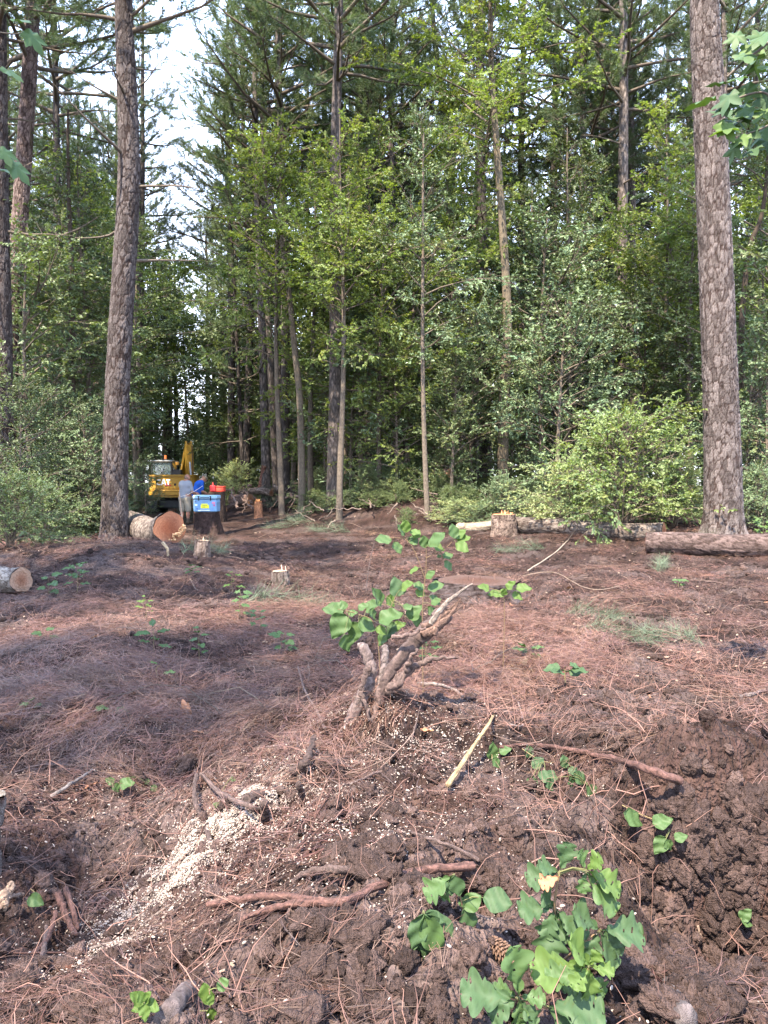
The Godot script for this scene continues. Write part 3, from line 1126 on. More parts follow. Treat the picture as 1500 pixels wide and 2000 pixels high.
# ---------------------------------------------------------------- the digger and the crew's things
func build_excavator() -> void:
	var o := thing("excavator", "yellow compact excavator seen from behind among the trees, its boom raised", "excavator", on_ground(344, 35.6), "", 0.10)
	var yellow := mat("yellow_paint", Color(0.38, 0.2, 0.018), 0.42, 0.5)
	var dark := mat("dark_steel", Color(0.025, 0.025, 0.026), 0.6, 0.4)
	var rubber := mat("track_rubber", Color(0.03, 0.028, 0.027), 0.85, 0.3)
	var glass := mat("cab_glass", Color(0.25, 0.32, 0.3), 0.05, 0.5)
	glass.albedo_color.a = 0.25
	glass.transparency = BaseMaterial3D.TRANSPARENCY_ALPHA
	var white := mat("white_letters", Color(0.8, 0.8, 0.78), 0.5, 0.4)
	var red := mat("red_mark", Color(0.35, 0.02, 0.02), 0.5, 0.4)
	for s in [-1.0, 1.0]:
		var g := Geo.new()
		var poly := PackedVector2Array()
		for k in 24:
			var a := TAU * k / 24
			poly.append(Vector2(cos(a) * 0.3 + signf(cos(a)) * 1.1, sin(a) * 0.3 + 0.32))
		g.prism(poly, 0.44, Transform3D(Basis(Vector3.UP, PI / 2), Vector3(s * 0.86, 0, 0)))
		var t := part("track", g.mesh(), rubber, o)
		for k in 14:
			box_part("track_shoe", t, rubber, Vector3(s * 0.86, 0.04 + (0.58 if k > 6 else 0.0), -1.15 + (k % 7) * 0.38), Vector3(0.46, 0.06, 0.12), 0.01)
		for k in 8:
			var a := -0.9 + k * 0.26
			box_part("track_shoe", t, rubber, Vector3(s * 0.86, 0.32 + sin(a) * 0.31, 1.1 + cos(a) * 0.31), Vector3(0.46, 0.11, 0.05), 0.01, Basis(Vector3.RIGHT, -a))
	box_part("undercarriage", o, dark, Vector3(0, 0.5, 0), Vector3(1.3, 0.4, 1.6), 0.05)
	box_part("turntable", o, dark, Vector3(0, 0.78, 0), Vector3(1.1, 0.2, 1.1), 0.05)
	# counterweight: a rounded band with a ledge below, the tail panel set back above it
	var plan := func(w: float, front: float, back: float, corner: float) -> PackedVector2Array:
		var p := PackedVector2Array([Vector2(-w, front)])
		for k in 7:
			var a := PI - k * PI / 12.0
			p.append(Vector2(-w + corner + cos(a) * corner, back - corner + sin(a) * corner))
		for k in 7:
			var a := PI / 2 - k * PI / 12.0
			p.append(Vector2(w - corner + cos(a) * corner, back - corner + sin(a) * corner))
		p.append(Vector2(w, front))
		return p
	var flat := Basis(Vector3.RIGHT, PI / 2)
	var cw := Geo.new()
	cw.prism(plan.call(1.09, -0.1, 1.22, 0.34), 0.2, Transform3D(flat, Vector3(0, 1.04, 0)))
	cw.prism(plan.call(1.0, -0.1, 1.1, 0.3), 0.12, Transform3D(flat, Vector3(0, 0.885, 0)))
	var tail := part("counterweight", cw.mesh(), yellow, o)
	var up := Geo.new()
	up.prism(plan.call(1.06, -0.3, 1.08, 0.34), 0.66, Transform3D(flat, Vector3(0, 1.475, 0)))
	up.prism(plan.call(1.09, -0.32, 1.16, 0.34), 0.07, Transform3D(flat, Vector3(0, 1.842, 0)))
	var hood := part("engine_cover", up.mesh(), yellow, o)
	box_part("tail_panel", hood, yellow, Vector3(-0.02, 1.47, 1.09), Vector3(1.3, 0.5, 0.05), 0.02)
	box_part("panel_seam", hood, dark, Vector3(0.66, 1.47, 1.088), Vector3(0.012, 0.6, 0.02), 0.002)
	box_part("panel_seam", hood, dark, Vector3(-0.70, 1.47, 1.088), Vector3(0.012, 0.6, 0.02), 0.002)
	box_part("ledge", tail, yellow, Vector3(-0.02, 1.13, 1.14), Vector3(1.25, 0.07, 0.2), 0.02)
	box_part("latch", hood, dark, Vector3(0.15, 1.42, 1.122), Vector3(0.09, 0.1, 0.02), 0.006)
	box_part("latch", hood, dark, Vector3(-1.0, 1.4, 0.985), Vector3(0.05, 0.12, 0.03), 0.006, Basis(Vector3.UP, -0.7))
	var side_door := box_part("side_door", o, yellow, Vector3(-1.075, 1.45, 0.2), Vector3(0.05, 0.6, 0.9), 0.02)
	box_part("grille", side_door, dark, Vector3(-0.026, 0.03, 0), Vector3(0.012, 0.38, 0.5), 0.004)
	part("lettering", text_mesh("CAT", 0.26, 0.012), white, hood, Transform3D(Basis(), Vector3(-0.38, 1.52, 1.124)))
	var tri := Geo.new()
	tri.prism(PackedVector2Array([Vector2(-0.15, -0.12), Vector2(0.15, -0.12), Vector2(0.0, 0.12)]), 0.012, Transform3D(Basis(), Vector3(-0.17, 1.47, 1.122)))
	part("red_triangle", tri.mesh(), red, hood)
	# cab
	var cab := thing_part("cab", o)
	for c in [[-1.05, -1.15], [-0.15, -1.15], [-1.05, 0.28], [-0.15, 0.28]]:
		box_part("cab_post", cab, dark, Vector3(c[0], 1.72, c[1]), Vector3(0.08, 1.5, 0.08), 0.02)
	box_part("cab_floor", cab, dark, Vector3(-0.6, 0.98, -0.43), Vector3(1.0, 0.1, 1.55), 0.02)
	box_part("cab_roof", cab, mat("roof_paint", Color(0.2, 0.2, 0.19), 0.5, 0.4), Vector3(-0.6, 2.52, -0.43), Vector3(1.06, 0.1, 1.6), 0.04)
	box_part("lower_panel", cab, dark, Vector3(-0.6, 1.35, 0.28), Vector3(0.83, 0.66, 0.03), 0.005)
	box_part("rear_window", cab, glass, Vector3(-0.6, 2.07, 0.29), Vector3(0.82, 0.78, 0.008), 0.0)
	box_part("side_window", cab, glass, Vector3(-1.06, 1.95, -0.43), Vector3(0.008, 1.0, 1.34), 0.0)
	box_part("side_window", cab, glass, Vector3(-0.14, 1.95, -0.43), Vector3(0.008, 1.0, 1.34), 0.0)
	box_part("windscreen", cab, glass, Vector3(-0.6, 1.95, -1.16), Vector3(0.82, 1.0, 0.008), 0.0)
	box_part("seat", cab, dark, Vector3(-0.6, 1.35, -0.2), Vector3(0.5, 0.14, 0.5), 0.05)
	box_part("backrest", cab, dark, Vector3(-0.6, 1.75, 0.03), Vector3(0.48, 0.7, 0.14), 0.06)
	rod_part("wiper", cab, dark, Vector3(-0.7, 1.72, 0.3), Vector3(-0.45, 2.3, 0.305), 0.012)
	var orange := mat("orange_lens", Color(0.75, 0.2, 0.03), 0.25, 0.5)
	var beacon := rod_part("beacon_base", o, dark, Vector3(-0.45, 2.57, 0.1), Vector3(-0.45, 2.62, 0.1), 0.07)
	rod_part("beacon_lens", beacon, orange, Vector3(-0.45, 2.62, 0.1), Vector3(-0.45, 2.8, 0.1), 0.065)
	box_part("warning_lamp", o, mat("amber_lamp", Color(0.7, 0.32, 0.05), 0.4, 0.5), Vector3(0.03, 2.42, -0.2), Vector3(0.2, 0.16, 0.1), 0.03)
	rod_part("lamp_post", o, dark, Vector3(0.03, 1.85, -0.2), Vector3(0.03, 2.36, -0.2), 0.025)
	box_part("fuel_cap_box", o, dark, Vector3(0.1, 1.98, 0.1), Vector3(0.4, 0.28, 0.5), 0.03)
	# boom: a raised box beam that leans away and carries the arm
	var turn := Basis(Vector3.UP, 0.42)
	var foot := Vector3(0.55, 1.3, -0.7)
	var boom := Geo.new()
	var side := PackedVector2Array([Vector2(-0.2, -0.1), Vector2(0.2, -0.12), Vector2(0.27, 1.2), Vector2(0.36, 1.95), Vector2(0.2, 2.08), Vector2(0.02, 2.02), Vector2(-0.1, 1.2)])
	boom.prism(side, 0.32, Transform3D(turn * Basis(Vector3.UP, PI / 2), foot))
	var bm := part("boom", boom.mesh(), yellow, o)
	for s in [-0.12, 0.12]:
		box_part("boom_lug", bm, yellow, foot + turn * Vector3(s, 2.1, -0.16), Vector3(0.06, 0.24, 0.2), 0.02, turn)
	rod_part("boom_cylinder", bm, mat("steel_rod", Color(0.2, 0.22, 0.27), 0.35, 0.5), foot + turn * Vector3(-0.02, -0.2, 0.3), foot + turn * Vector3(-0.02, 0.55, 0.25), 0.085)
	rod_part("piston", bm, mat("bright_rod", Color(0.45, 0.46, 0.48), 0.25, 0.5), foot + turn * Vector3(-0.02, 0.5, 0.25), foot + turn * Vector3(-0.02, 1.2, 0.12), 0.045)
	rod_part("hose", bm, dark, foot + turn * Vector3(0.1, 0.2, 0.26), foot + turn * Vector3(0.1, 2.0, 0.05), 0.02)
	var arm := Geo.new()
	arm.prism(PackedVector2Array([Vector2(0.2, 2.12), Vector2(0.42, 2.08), Vector2(1.5, 0.6), Vector2(1.35, 0.5), Vector2(0.42, 1.5)]), 0.24, Transform3D(turn * Basis(Vector3.UP, PI / 2), foot))
	part("arm", arm.mesh(), yellow, o)
	var bucket := Geo.new()
	bucket.prism(PackedVector2Array([Vector2(1.3, 0.65), Vector2(1.6, 0.6), Vector2(1.8, 0.1), Vector2(1.5, -0.3), Vector2(1.15, -0.25), Vector2(1.45, 0.0)]), 0.7, Transform3D(turn * Basis(Vector3.UP, PI / 2), foot))
	part("bucket", bucket.mesh(), dark, o)


func thing_part(called: String, parent: Node3D) -> Node3D:
	var o := Node3D.new()
	o.name = called
	parent.add_child(o, true)
	return o


func build_cool_box(at: Vector3) -> void:
	var o := thing("cool_box", "pale blue cool box covered in stickers, standing on a tree stump", "cool box", at, "", -0.06)
	var blue := mat("pale_blue_plastic", Color(0.15, 0.28, 0.44), 0.5, 0.4)
	var lidm := mat("pale_blue_lid", Color(0.24, 0.38, 0.5), 0.5, 0.4)
	var rub := mat("black_rubber", Color(0.03, 0.04, 0.05), 0.7, 0.3)
	box_part("tub", o, blue, Vector3(0, 0.195, 0), Vector3(0.66, 0.36, 0.4), 0.025)
	var lid := box_part("lid", o, lidm, Vector3(0, 0.432, 0), Vector3(0.69, 0.105, 0.43), 0.022)
	box_part("lid_groove", lid, rub, Vector3(0, -0.057, 0.0), Vector3(0.655, 0.012, 0.405), 0.002)
	for s in [-1.0, 1.0]:
		var l := box_part("latch", o, rub, Vector3(s * 0.17, 0.4, 0.218), Vector3(0.035, 0.13, 0.02), 0.006)
		box_part("latch_pin", l, rub, Vector3(0, 0.05, 0.012), Vector3(0.05, 0.02, 0.016), 0.004)
		box_part("foot", o, rub, Vector3(s * 0.24, 0.01, 0.14), Vector3(0.09, 0.03, 0.06), 0.006)
		box_part("foot", o, rub, Vector3(s * 0.24, 0.01, -0.14), Vector3(0.09, 0.03, 0.06), 0.006)
		box_part("side_grip", o, blue, Vector3(s * 0.342, 0.31, 0), Vector3(0.03, 0.05, 0.2), 0.012)
	box_part("lid_handle_slot", lid, rub, Vector3(0, -0.01, 0.2165), Vector3(0.26, 0.02, 0.006), 0.002)
	part("lettering", text_mesh("YETI", 0.055, 0.004), mat("grey_letters", Color(0.16, 0.22, 0.3), 0.5, 0.4), o, Transform3D(Basis(), Vector3(0.01, 0.305, 0.203)))
	# stickers lie on the front
	var yel := mat("yellow_sticker", Color(0.72, 0.65, 0.04), 0.6, 0.3)
	var stick := func(x: float, y: float, w: float, h: float, m: Material) -> MeshInstance3D:
		return box_part("sticker", o, m, Vector3(x, y, 0.2015), Vector3(w, h, 0.004), 0.001)
	var y: MeshInstance3D = stick.call(0.0, 0.165, 0.24, 0.1, yel)
	stick.call(-0.01, 0.235, 0.18, 0.03, yel)
	for k in 5:
		box_part("print_line", y, rub, Vector3(-0.05 + (k % 3) * 0.045, 0.025 - (k / 3) * 0.04, 0.0025), Vector3(0.036, 0.014, 0.002), 0.0)
	var tones := [Color(0.75, 0.78, 0.8), Color(0.1, 0.13, 0.3), Color(0.55, 0.2, 0.3), Color(0.15, 0.25, 0.5), Color(0.7, 0.7, 0.72), Color(0.4, 0.12, 0.25), Color(0.12, 0.12, 0.2), Color(0.65, 0.7, 0.75)]
	var spots := [[-0.25, 0.21, 0.07, 0.05], [-0.22, 0.1, 0.06, 0.03], [0.25, 0.27, 0.09, 0.06], [0.22, 0.1, 0.05, 0.07], [0.0, 0.06, 0.28, 0.02], [0.27, 0.2, 0.06, 0.05], [-0.27, 0.3, 0.06, 0.03], [-0.16, 0.05, 0.07, 0.03]]
	for k in 8:
		stick.call(spots[k][0], spots[k][1], spots[k][2], spots[k][3], mat("sticker_print", tones[k], 0.6, 0.3))


func build_fuel_can(at: Vector3) -> void:
	var o := thing("fuel_can", "dark red plastic fuel can with a handle behind the cool box", "fuel can", at, "", 0.3)
	var red := mat("red_plastic", Color(0.42, 0.03, 0.03), 0.45, 0.4)
	box_part("tank", o, red, Vector3(0, 0.11, 0), Vector3(0.19, 0.22, 0.26), 0.03)
	var g := Geo.new()
	g.tube(PackedVector3Array([Vector3(0, 0.2, -0.1), Vector3(0, 0.28, -0.08), Vector3(0, 0.3, 0.0), Vector3(0, 0.28, 0.08), Vector3(0, 0.2, 0.1)]), PackedFloat32Array([0.018, 0.017, 0.017, 0.017, 0.018]), 10, Color.WHITE)
	part("handle", g.mesh(), red, o)
	rod_part("spout", o, mat("black_plastic", Color(0.03, 0.03, 0.03), 0.6, 0.4), Vector3(0.05, 0.2, 0.09), Vector3(0.12, 0.31, 0.11), 0.018)


func build_tool_case(at: Vector3) -> void:
	var o := thing("tool_case", "bright red orange tool case lying beside the dark red fuel can", "tool case", at, "", -0.2)
	var red := mat("orange_red_plastic", Color(0.62, 0.07, 0.04), 0.5, 0.4)
	box_part("case_body", o, red, Vector3(0, 0.075, 0), Vector3(0.3, 0.15, 0.22), 0.03)
	box_part("case_lid", o, red, Vector3(0, 0.172, 0), Vector3(0.31, 0.04, 0.23), 0.012)
	box_part("handle", o, mat("black_grip", Color(0.03, 0.03, 0.03), 0.6, 0.4), Vector3(0, 0.205, 0), Vector3(0.14, 0.025, 0.035), 0.01)


# ---------------------------------------------------------------- ground and litter
func wetness(x: float, z: float) -> float:                # 0 bare dark earth .. 1 pine needles
	return clampf(0.5 + patch_noise.get_noise_2d(x, z) * 1.3 + broad_noise.get_noise_2d(x * 3.0, z * 3.0) * 0.5, 0, 1)


func litter(x: float, z: float) -> float:                 # how thickly needles lie here
	var d := -z
	var w := wetness(x, z)
	var u := x / maxf(d, 0.5)
	var bare := smoothstep(-0.12, 0.12, u) * smoothstep(4.6, 3.6, d)        # the torn earth at the front on the right
	bare = maxf(bare, smoothstep(3.1, 2.4, d) * 0.75)
	bare = maxf(bare, smoothstep(0.15, 0.3, u) * smoothstep(4.0, 6.0, d) * 0.55)
	var thick := exp(-(pow(u + 0.3, 2.0) / 0.05 + pow(d - 4.4, 2.0) / 1.6)) * 0.55 + exp(-(pow(u - 0.2, 2.0) / 0.012 + pow(d - 6.0, 2.0) / 1.2)) * 0.8
	var path := smoothstep(8.0, 10.0, d) * smoothstep(0.42, 0.2, absf(u + 0.08)) * 0.5
	return clampf(pow(w, 1.6) * 0.95 - 0.06 + thick - bare * 0.75 - path, 0, 1)


func relief(x: float, z: float) -> float:                 # the crumbly small relief of the torn earth
	var f := fine_noise.get_noise_2d(x * 14.0, z * 14.0)
	var f2 := fine_noise.get_noise_2d(x * 47.0 + 9.0, z * 47.0)
	var rid := 1.0 - absf(lump_noise.get_noise_2d(x * 3.4 + 40.0, z * 3.4)) * 2.0
	var big := lump_noise.get_noise_2d(x * 2.2 - 17.0, z * 2.2)
	return clampf(1.35 + z * 0.04, 0.35, 1.0) * (0.03 * f + 0.02 * f2 + 0.05 * absf(big) - 0.045 * smoothstep(0.72, 1.0, rid))


func build_ground() -> void:
	var ds := PackedFloat32Array()
	var d := -14.0
	while d < 0.5:
		ds.append(d)
		d += 1.0 if d < -1.5 else 0.25
	d = 0.5
	while d < 170.0:
		ds.append(d)
		if d < 14.0: d += maxf(0.0055, d * 0.0042)
		else: d += d * (0.014 if d < 40.0 else 0.05)
	var dust_line := []
	for q in [[560, 1500, 480, 1570, 0.006], [480, 1570, 340, 1690, 0.008], [340, 1690, 270, 1790, 0.006], [270, 1790, 170, 1870, 0.004]]:
		var p0 := hit(q[0], q[1])
		var p1 := hit(q[2], q[3])
		dust_line.append([Vector2(p0.x, p0.z), Vector2(p1.x, p1.z), q[4]])
	var half := 250
	var extra := 22
	var cols := half * 2 + 1 + extra * 2
	var g := Geo.new()
	var light := Color(0.169, 0.119, 0.105)
	var dark := Color(0.043, 0.025, 0.020)
	var mid := Color(0.094, 0.055, 0.045)
	var red := Color(0.107, 0.051, 0.034)
	var tan := Color(0.143, 0.085, 0.058)
	for r in ds.size():
		var dd := ds[r]
		var wide := 1.3 + 0.72 * maxf(dd, 0.0)
		for k in cols:
			var s := k - half - extra
			var x := 0.0
			if absi(s) <= half: x = wide * s / half
			else: x = signf(s) * (wide + (pow(1.28, absi(s) - half) - 1.0) * 0.35)
			var z := -dd
			var y := gh(x, z)
			var c := mid
			if dd > 0.4 and dd < 45.0:
				var l := litter(x, z)
				var f := fine_noise.get_noise_2d(x * 14.0, z * 14.0)
				var f2 := fine_noise.get_noise_2d(x * 47.0 + 9.0, z * 47.0)
				y += relief(x, z)
				var w2 := wetness(x * 2.7 + 11.0, z * 2.7)
				c = mid.lerp(dark, smoothstep(0.5, 0.1, w2) * 0.9)
				c = c.lerp(light, smoothstep(0.55, 0.95, wetness(x * 1.3 + 31.0, z * 1.3 - 7.0)) * 0.7 * (1.0 - l))
				c = c.lerp(red.lerp(tan, clampf(f * 0.8 + 0.3, 0, 1)), smoothstep(0.3, 0.8, l) * 0.85)
				c = c * (1.0 + 0.5 * f2 + 0.25 * f)
				if dd < 5.0 and x < 0.6:
					var dust := 0.0                      # trodden sawdust where the chips lie
					for q in dust_line:
						dust = maxf(dust, exp(-Geometry2D.get_closest_point_to_segment(Vector2(x, z), q[0], q[1]).distance_squared_to(Vector2(x, z)) / q[2]))
					c = c.lerp(Color(0.17, 0.135, 0.12), clampf(dust * 1.2 + f2 * 1.4 - 0.45, 0, 0.8))
			elif dd >= 45.0:
				c = Color(0.07, 0.05, 0.035)
			g.v.append(Vector3(x, y, z))
			g.c.append(c)
	for r in ds.size() - 1:
		for k in cols - 1:
			var a := r * cols + k
			var b := a + cols
			g.i.append(a); g.i.append(b); g.i.append(b + 1)
			g.i.append(a); g.i.append(b + 1); g.i.append(a + 1)
	var o := part("ground", g.mesh(true), mats.earth, self)
	tag(o, "churned purplish brown earth of the forest clearing strewn with pine needles", "ground", "", "structure")


func clod_shape(s: int) -> ArrayMesh:
	rng.seed = s
	var m := ball(1.0)
	m.radial_segments = 22
	m.rings = 14
	var a := m.get_mesh_arrays()
	var v: PackedVector3Array = a[Mesh.ARRAY_VERTEX]
	for k in v.size():
		var p := v[k]
		var q := 1.0 + 0.6 * lump_noise.get_noise_3d(p.x * 1.6 + s * 7.0, p.y * 1.6, p.z * 1.6) + 0.3 * lump_noise.get_noise_3d(p.x * 4.6, p.y * 4.6 + s, p.z * 4.6) + 0.35 * fine_noise.get_noise_3d(p.x * 30.0 + s, p.y * 30.0, p.z * 30.0)
		v[k] = p * q * Vector3(1.0, 0.75, 0.9)
	a[Mesh.ARRAY_VERTEX] = v
	a[Mesh.ARRAY_TEX_UV] = null
	a[Mesh.ARRAY_TANGENT] = null
	var am := ArrayMesh.new()
	am.add_surface_from_arrays(Mesh.PRIMITIVE_TRIANGLES, a)
	var st := SurfaceTool.new()
	st.create_from(am, 0)
	st.generate_normals()
	return st.commit()


func slope(x: float, z: float) -> Vector3:
	return Vector3(gh(x - 0.05, z) - gh(x + 0.05, z), 0.1, gh(x, z - 0.05) - gh(x, z + 0.05)).normalized()


func lying(x: float, z: float, up: float, size: Vector3, tilt := 0.3) -> Transform3D:
	var n := (slope(x, z) + Vector3(rf(-tilt, tilt), 0, rf(-tilt, tilt))).normalized()
	var t := n.cross(Vector3(rf(-1, 1), 0, rf(-1, 1))).normalized()
	return Transform3D(Basis(t, n, t.cross(n)) * Basis.from_scale(size), Vector3(x, gh(x, z) + relief(x, z) + up, z))


func spread_point(near: float, far: float, power: float) -> Vector2:   # a random place in view, thicker near the front
	var d := near * pow(far / near, pow(rf(0, 1), power))
	return Vector2(rf(-1, 1) * (0.64 * d + 0.8), -d)


func build_litter() -> void:
	# crumbs and clods of earth
	for s in 3:
		rng.seed = 300 + s
		var places := []
		var tints := PackedColorArray()
		var base := Color(0.122, 0.08, 0.069)
		for k in 10500:
			var p := spread_point(1.0, 18.0, 0.8)
			var l := litter(p.x, p.y)
			if rf(0, 1) < l * 0.8: continue
			var big := pow(rf(0, 1), 6.0)
			var r := (0.004 + 0.026 * big) * (1.0 + 0.06 * -p.y)
			places.append(lying(p.x, p.y, r * rf(-0.3, 0.4), Vector3.ONE * r, 0.8))
			var w2 := wetness(p.x * 2.7 + 11.0, p.y * 2.7)
			tints.append(base * rf(0.6, 1.5) * lerpf(0.6, 1.25, w2))
		# bigger lumps held together by roots, where the digger left a broken lip of earth
		for q in [[1300, 1500, 1545, 1725, 30], [1180, 1330, 1660, 1760, 10], [640, 770, 1440, 1700, 18], [800, 1000, 1690, 1740, 8], [0, 130, 1440, 1560, 12], [1380, 1500, 1740, 1990, 14], [560, 760, 1800, 1990, 14], [0, 300, 1880, 1990, 10], [960, 1200, 1330, 1420, 12], [150, 420, 1440, 1520, 12], [1220, 1400, 1850, 1990, 12]]:
			for k in q[4]:
				var h := hit(rf(q[0], q[1]), rf(q[2], q[3]))
				var r := rf(0.018, 0.045)
				places.append(lying(h.x, h.z, r * rf(-0.4, 0.2), Vector3(r * rf(0.9, 1.5), r, r), 0.7))
				tints.append(base * rf(0.65, 1.25))
		many("soil_clods", clod_shape(60 + s), mats.clod, places, tints, "crumbly clods of dark brown earth lying over the torn ground")
	# fallen pine needles
	for s in 3:
		rng.seed = 400 + s
		var g := Geo.new()
		for k in 46:
			var a := rng.randfn(0.0, 0.75)
			var bunch := rng.randi_range(1, 3)
			var rr := 0.2 * sqrt(rf(0, 1))
			var ra := rf(0, TAU)
			var p := Vector3(cos(ra) * rr, rf(0.0, 0.035), sin(ra) * rr)
			var col: Color = [Color(0.12, 0.056, 0.038), Color(0.15, 0.075, 0.052), Color(0.08, 0.041, 0.033), Color(0.2, 0.125, 0.088), Color(0.1, 0.062, 0.052)][rng.randi() % 5]
			for b in bunch:
				var aa := a + rf(-0.12, 0.12)
				var len := rf(0.07, 0.15)
				var bend := rf(-0.7, 0.7)
				var e := rf(-0.12, 0.2)
				var q := p
				var dirv := Vector3(cos(aa), e, sin(aa))
				for j in 2:
					var nd := Vector3(cos(aa + bend * (j + 1)), e * (1.0 - j * 1.3), sin(aa + bend * (j + 1)))
					var side := dirv.cross(Vector3(rf(-0.5, 0.5), 1, rf(-0.5, 0.5))).normalized() * 0.0008
					var r2 := q + (dirv + nd).normalized() * len * 0.5
					var at := g.v.size()
					g.v.append(q - side); g.v.append(q + side); g.v.append(r2 + side * (0.8 if j == 0 else 0.3)); g.v.append(r2 - side * (0.8 if j == 0 else 0.3))
					for h in 4: g.c.append(col)
					g.i.append_array([at, at + 2, at + 1, at, at + 3, at + 2])
					q = r2
					dirv = nd
		var places := []
		var tints := PackedColorArray()
		for k in 10500:
			var p := spread_point(0.95, 20.0, 0.85)
			var l := litter(p.x, p.y)
			if rf(0.0, 1) > (l * 0.95 + 0.05) * lerpf(0.12, 1.0, smoothstep(1.4, 5.0, -p.y)): continue
			var size := rf(0.55, 1.1) * (0.85 + 0.055 * -p.y)
			places.append(lying(p.x, p.y, rf(-0.012, 0.02), Vector3(size, size * rf(0.5, 1.4), size), 0.22))
			var t := rf(0.5, 1.15) * lerpf(0.72, 1.0, smoothstep(1.5, 5.0, -p.y))
			tints.append(Color(t, t * rf(0.88, 1.05), t * rf(0.85, 1.1)))
		many("pine_needle_litter", g.mesh(), mats.needle, places, tints, "loose reddish brown pine needles strewn over the earth")
	# flakes of bark and broken wood, and small twigs, trodden into the clearing
	rng.seed = 415
	var flake := Geo.new()
	flake.cbox(Transform3D(), Vector3(1.0, 0.16, 0.5), 0.07)
	var bits := []
	var bit_tint := PackedColorArray()
	for k in 2600:
		var p := spread_point(1.6, 24.0, 0.7)
		var s := rf(0.008, 0.035) * (0.5 + 0.08 * -p.y)
		bits.append(lying(p.x, p.y, s * 0.05, Vector3(s * rf(0.8, 1.8), s, s * rf(0.6, 1.3)), 0.5))
		var pick: Color = [Color(0.12, 0.08, 0.06), Color(0.085, 0.047, 0.035), Color(0.17, 0.12, 0.09), Color(0.06, 0.04, 0.034)][rng.randi() % 4]
		bit_tint.append(pick * rf(0.7, 1.3))
	many("bark_flakes", flake.mesh(), mats.plain, bits, bit_tint, "small flakes of bark and broken wood trodden into the earth")
	var rods := Geo.new()
	for k in 4:
		var p := Vector3(rf(-0.3, 0.3), 0.01, rf(-0.3, 0.3))
		var aa := rf(0, TAU)
		var len := rf(0.12, 0.4)
		rods.tube(PackedVector3Array([p, p + Vector3(cos(aa), rf(0.05, 0.15), sin(aa)) * len * 0.5, p + Vector3(cos(aa + 0.3), 0.02, sin(aa + 0.3)) * len]), PackedFloat32Array([0.003, 0.0026, 0.0015]), 5, Color(0.11, 0.075, 0.06) * rf(0.6, 1.5), false)
	var rod_places := []
	for k in 420:
		var p := spread_point(2.5, 24.0, 0.6)
		rod_places.append(lying(p.x, p.y, 0.005, Vector3.ONE * rf(0.5, 1.1) * (0.7 + 0.04 * -p.y), 0.25))
	many("small_twigs", rods.mesh(), mats.plain, rod_places, PackedColorArray(), "broken thin twigs littering the clearing")
	# thin roots and twiglets that stick out of the earth
	rng.seed = 420
	var g := Geo.new()
	for k in 9:
		var p := Vector3(rf(-0.12, 0.12), -0.02, rf(-0.12, 0.12))
		var pts := PackedVector3Array([p])
		var dirv := Vector3(rf(-1, 1), rf(0.0, 0.7), rf(-1, 1)).normalized()
		for j in 5:
			dirv = (dirv + Vector3(rf(-0.5, 0.5), rf(-0.55, 0.25), rf(-0.5, 0.5))).normalized()
			p += dirv * rf(0.02, 0.06)
			pts.append(p)
		g.tube(pts, taper(rf(0.0008, 0.0022), 0.0005, 6), 4, Color(0.17, 0.095, 0.075) * rf(0.6, 1.5), false)
	var places := []
	for k in 1500:
		var p := spread_point(0.95, 12.0, 0.6)
		if rf(0, 1) > smoothstep(0.0, 5.0, -p.y): continue
		places.append(lying(p.x, p.y, 0.0, Vector3.ONE * rf(0.5, 1.3), 0.5))
	many("root_fibres", g.mesh(), mats.plain, places, PackedColorArray(), "thin brown root fibres sticking out of the torn earth")
	# pale wood chips
	rng.seed = 430
	var chips := []
	var shades := PackedColorArray()
	var lines := [[[650, 1375], [700, 1450], 26, 260], [[700, 1400], [960, 1500], 60, 420], [[560, 1500], [460, 1580], 40, 900], [[500, 1560], [340, 1690], 46, 2300], [[420, 1620], [270, 1790], 36, 1500],
		[[290, 1790], [150, 1890], 50, 260], [[420, 1660], [700, 1640], 60, 420], [[50, 1520], [450, 1480], 70, 260], [[640, 1480], [700, 1700], 90, 300], [[40, 1600], [300, 1900], 120, 260], [[720, 1440], [800, 1600], 70, 260], [[1050, 1650], [1300, 1990], 160, 90]]
	for line in lines:
		var from := hit(line[0][0], line[0][1])
		var to := hit(line[1][0], line[1][1])
		var w: float = line[2] / FOCAL * -from.z
		for k in int(line[3] * 4.8):
			var p := from.lerp(to, rf(0, 1)) + Vector3(rng.randfn(0, w), 0, rng.randfn(0, w * 1.5)) * (1.0 if k % 3 else 1.9)
			var r := rf(0.0007, 0.0024) * (1.9 if rf(0, 1) < 0.1 else 1.0)
			chips.append(lying(p.x, p.z, 0.006 + rf(0, 0.012), Vector3(r * rf(0.8, 2.2), r * rf(0.4, 0.9), r), 0.7))
			var q := rf(0.6, 1.25)
			shades.append(Color(q, q * 0.97, q * 0.93))
	for k in 900:
		var p := spread_point(5.0, 18.0, 1.0)
		chips.append(lying(p.x, p.y, 0.01, Vector3(0.012, 0.004, 0.008) * rf(0.6, 2.0), 0.5))
		shades.append(Color(0.7, 0.6, 0.5))
	var chip := ball(1.0)
	chip.radial_segments = 6
	chip.rings = 3
	many("wood_chips", chip, mats.chip, chips, shades, "tiny pale wood chips and sawdust scattered on the dark earth")


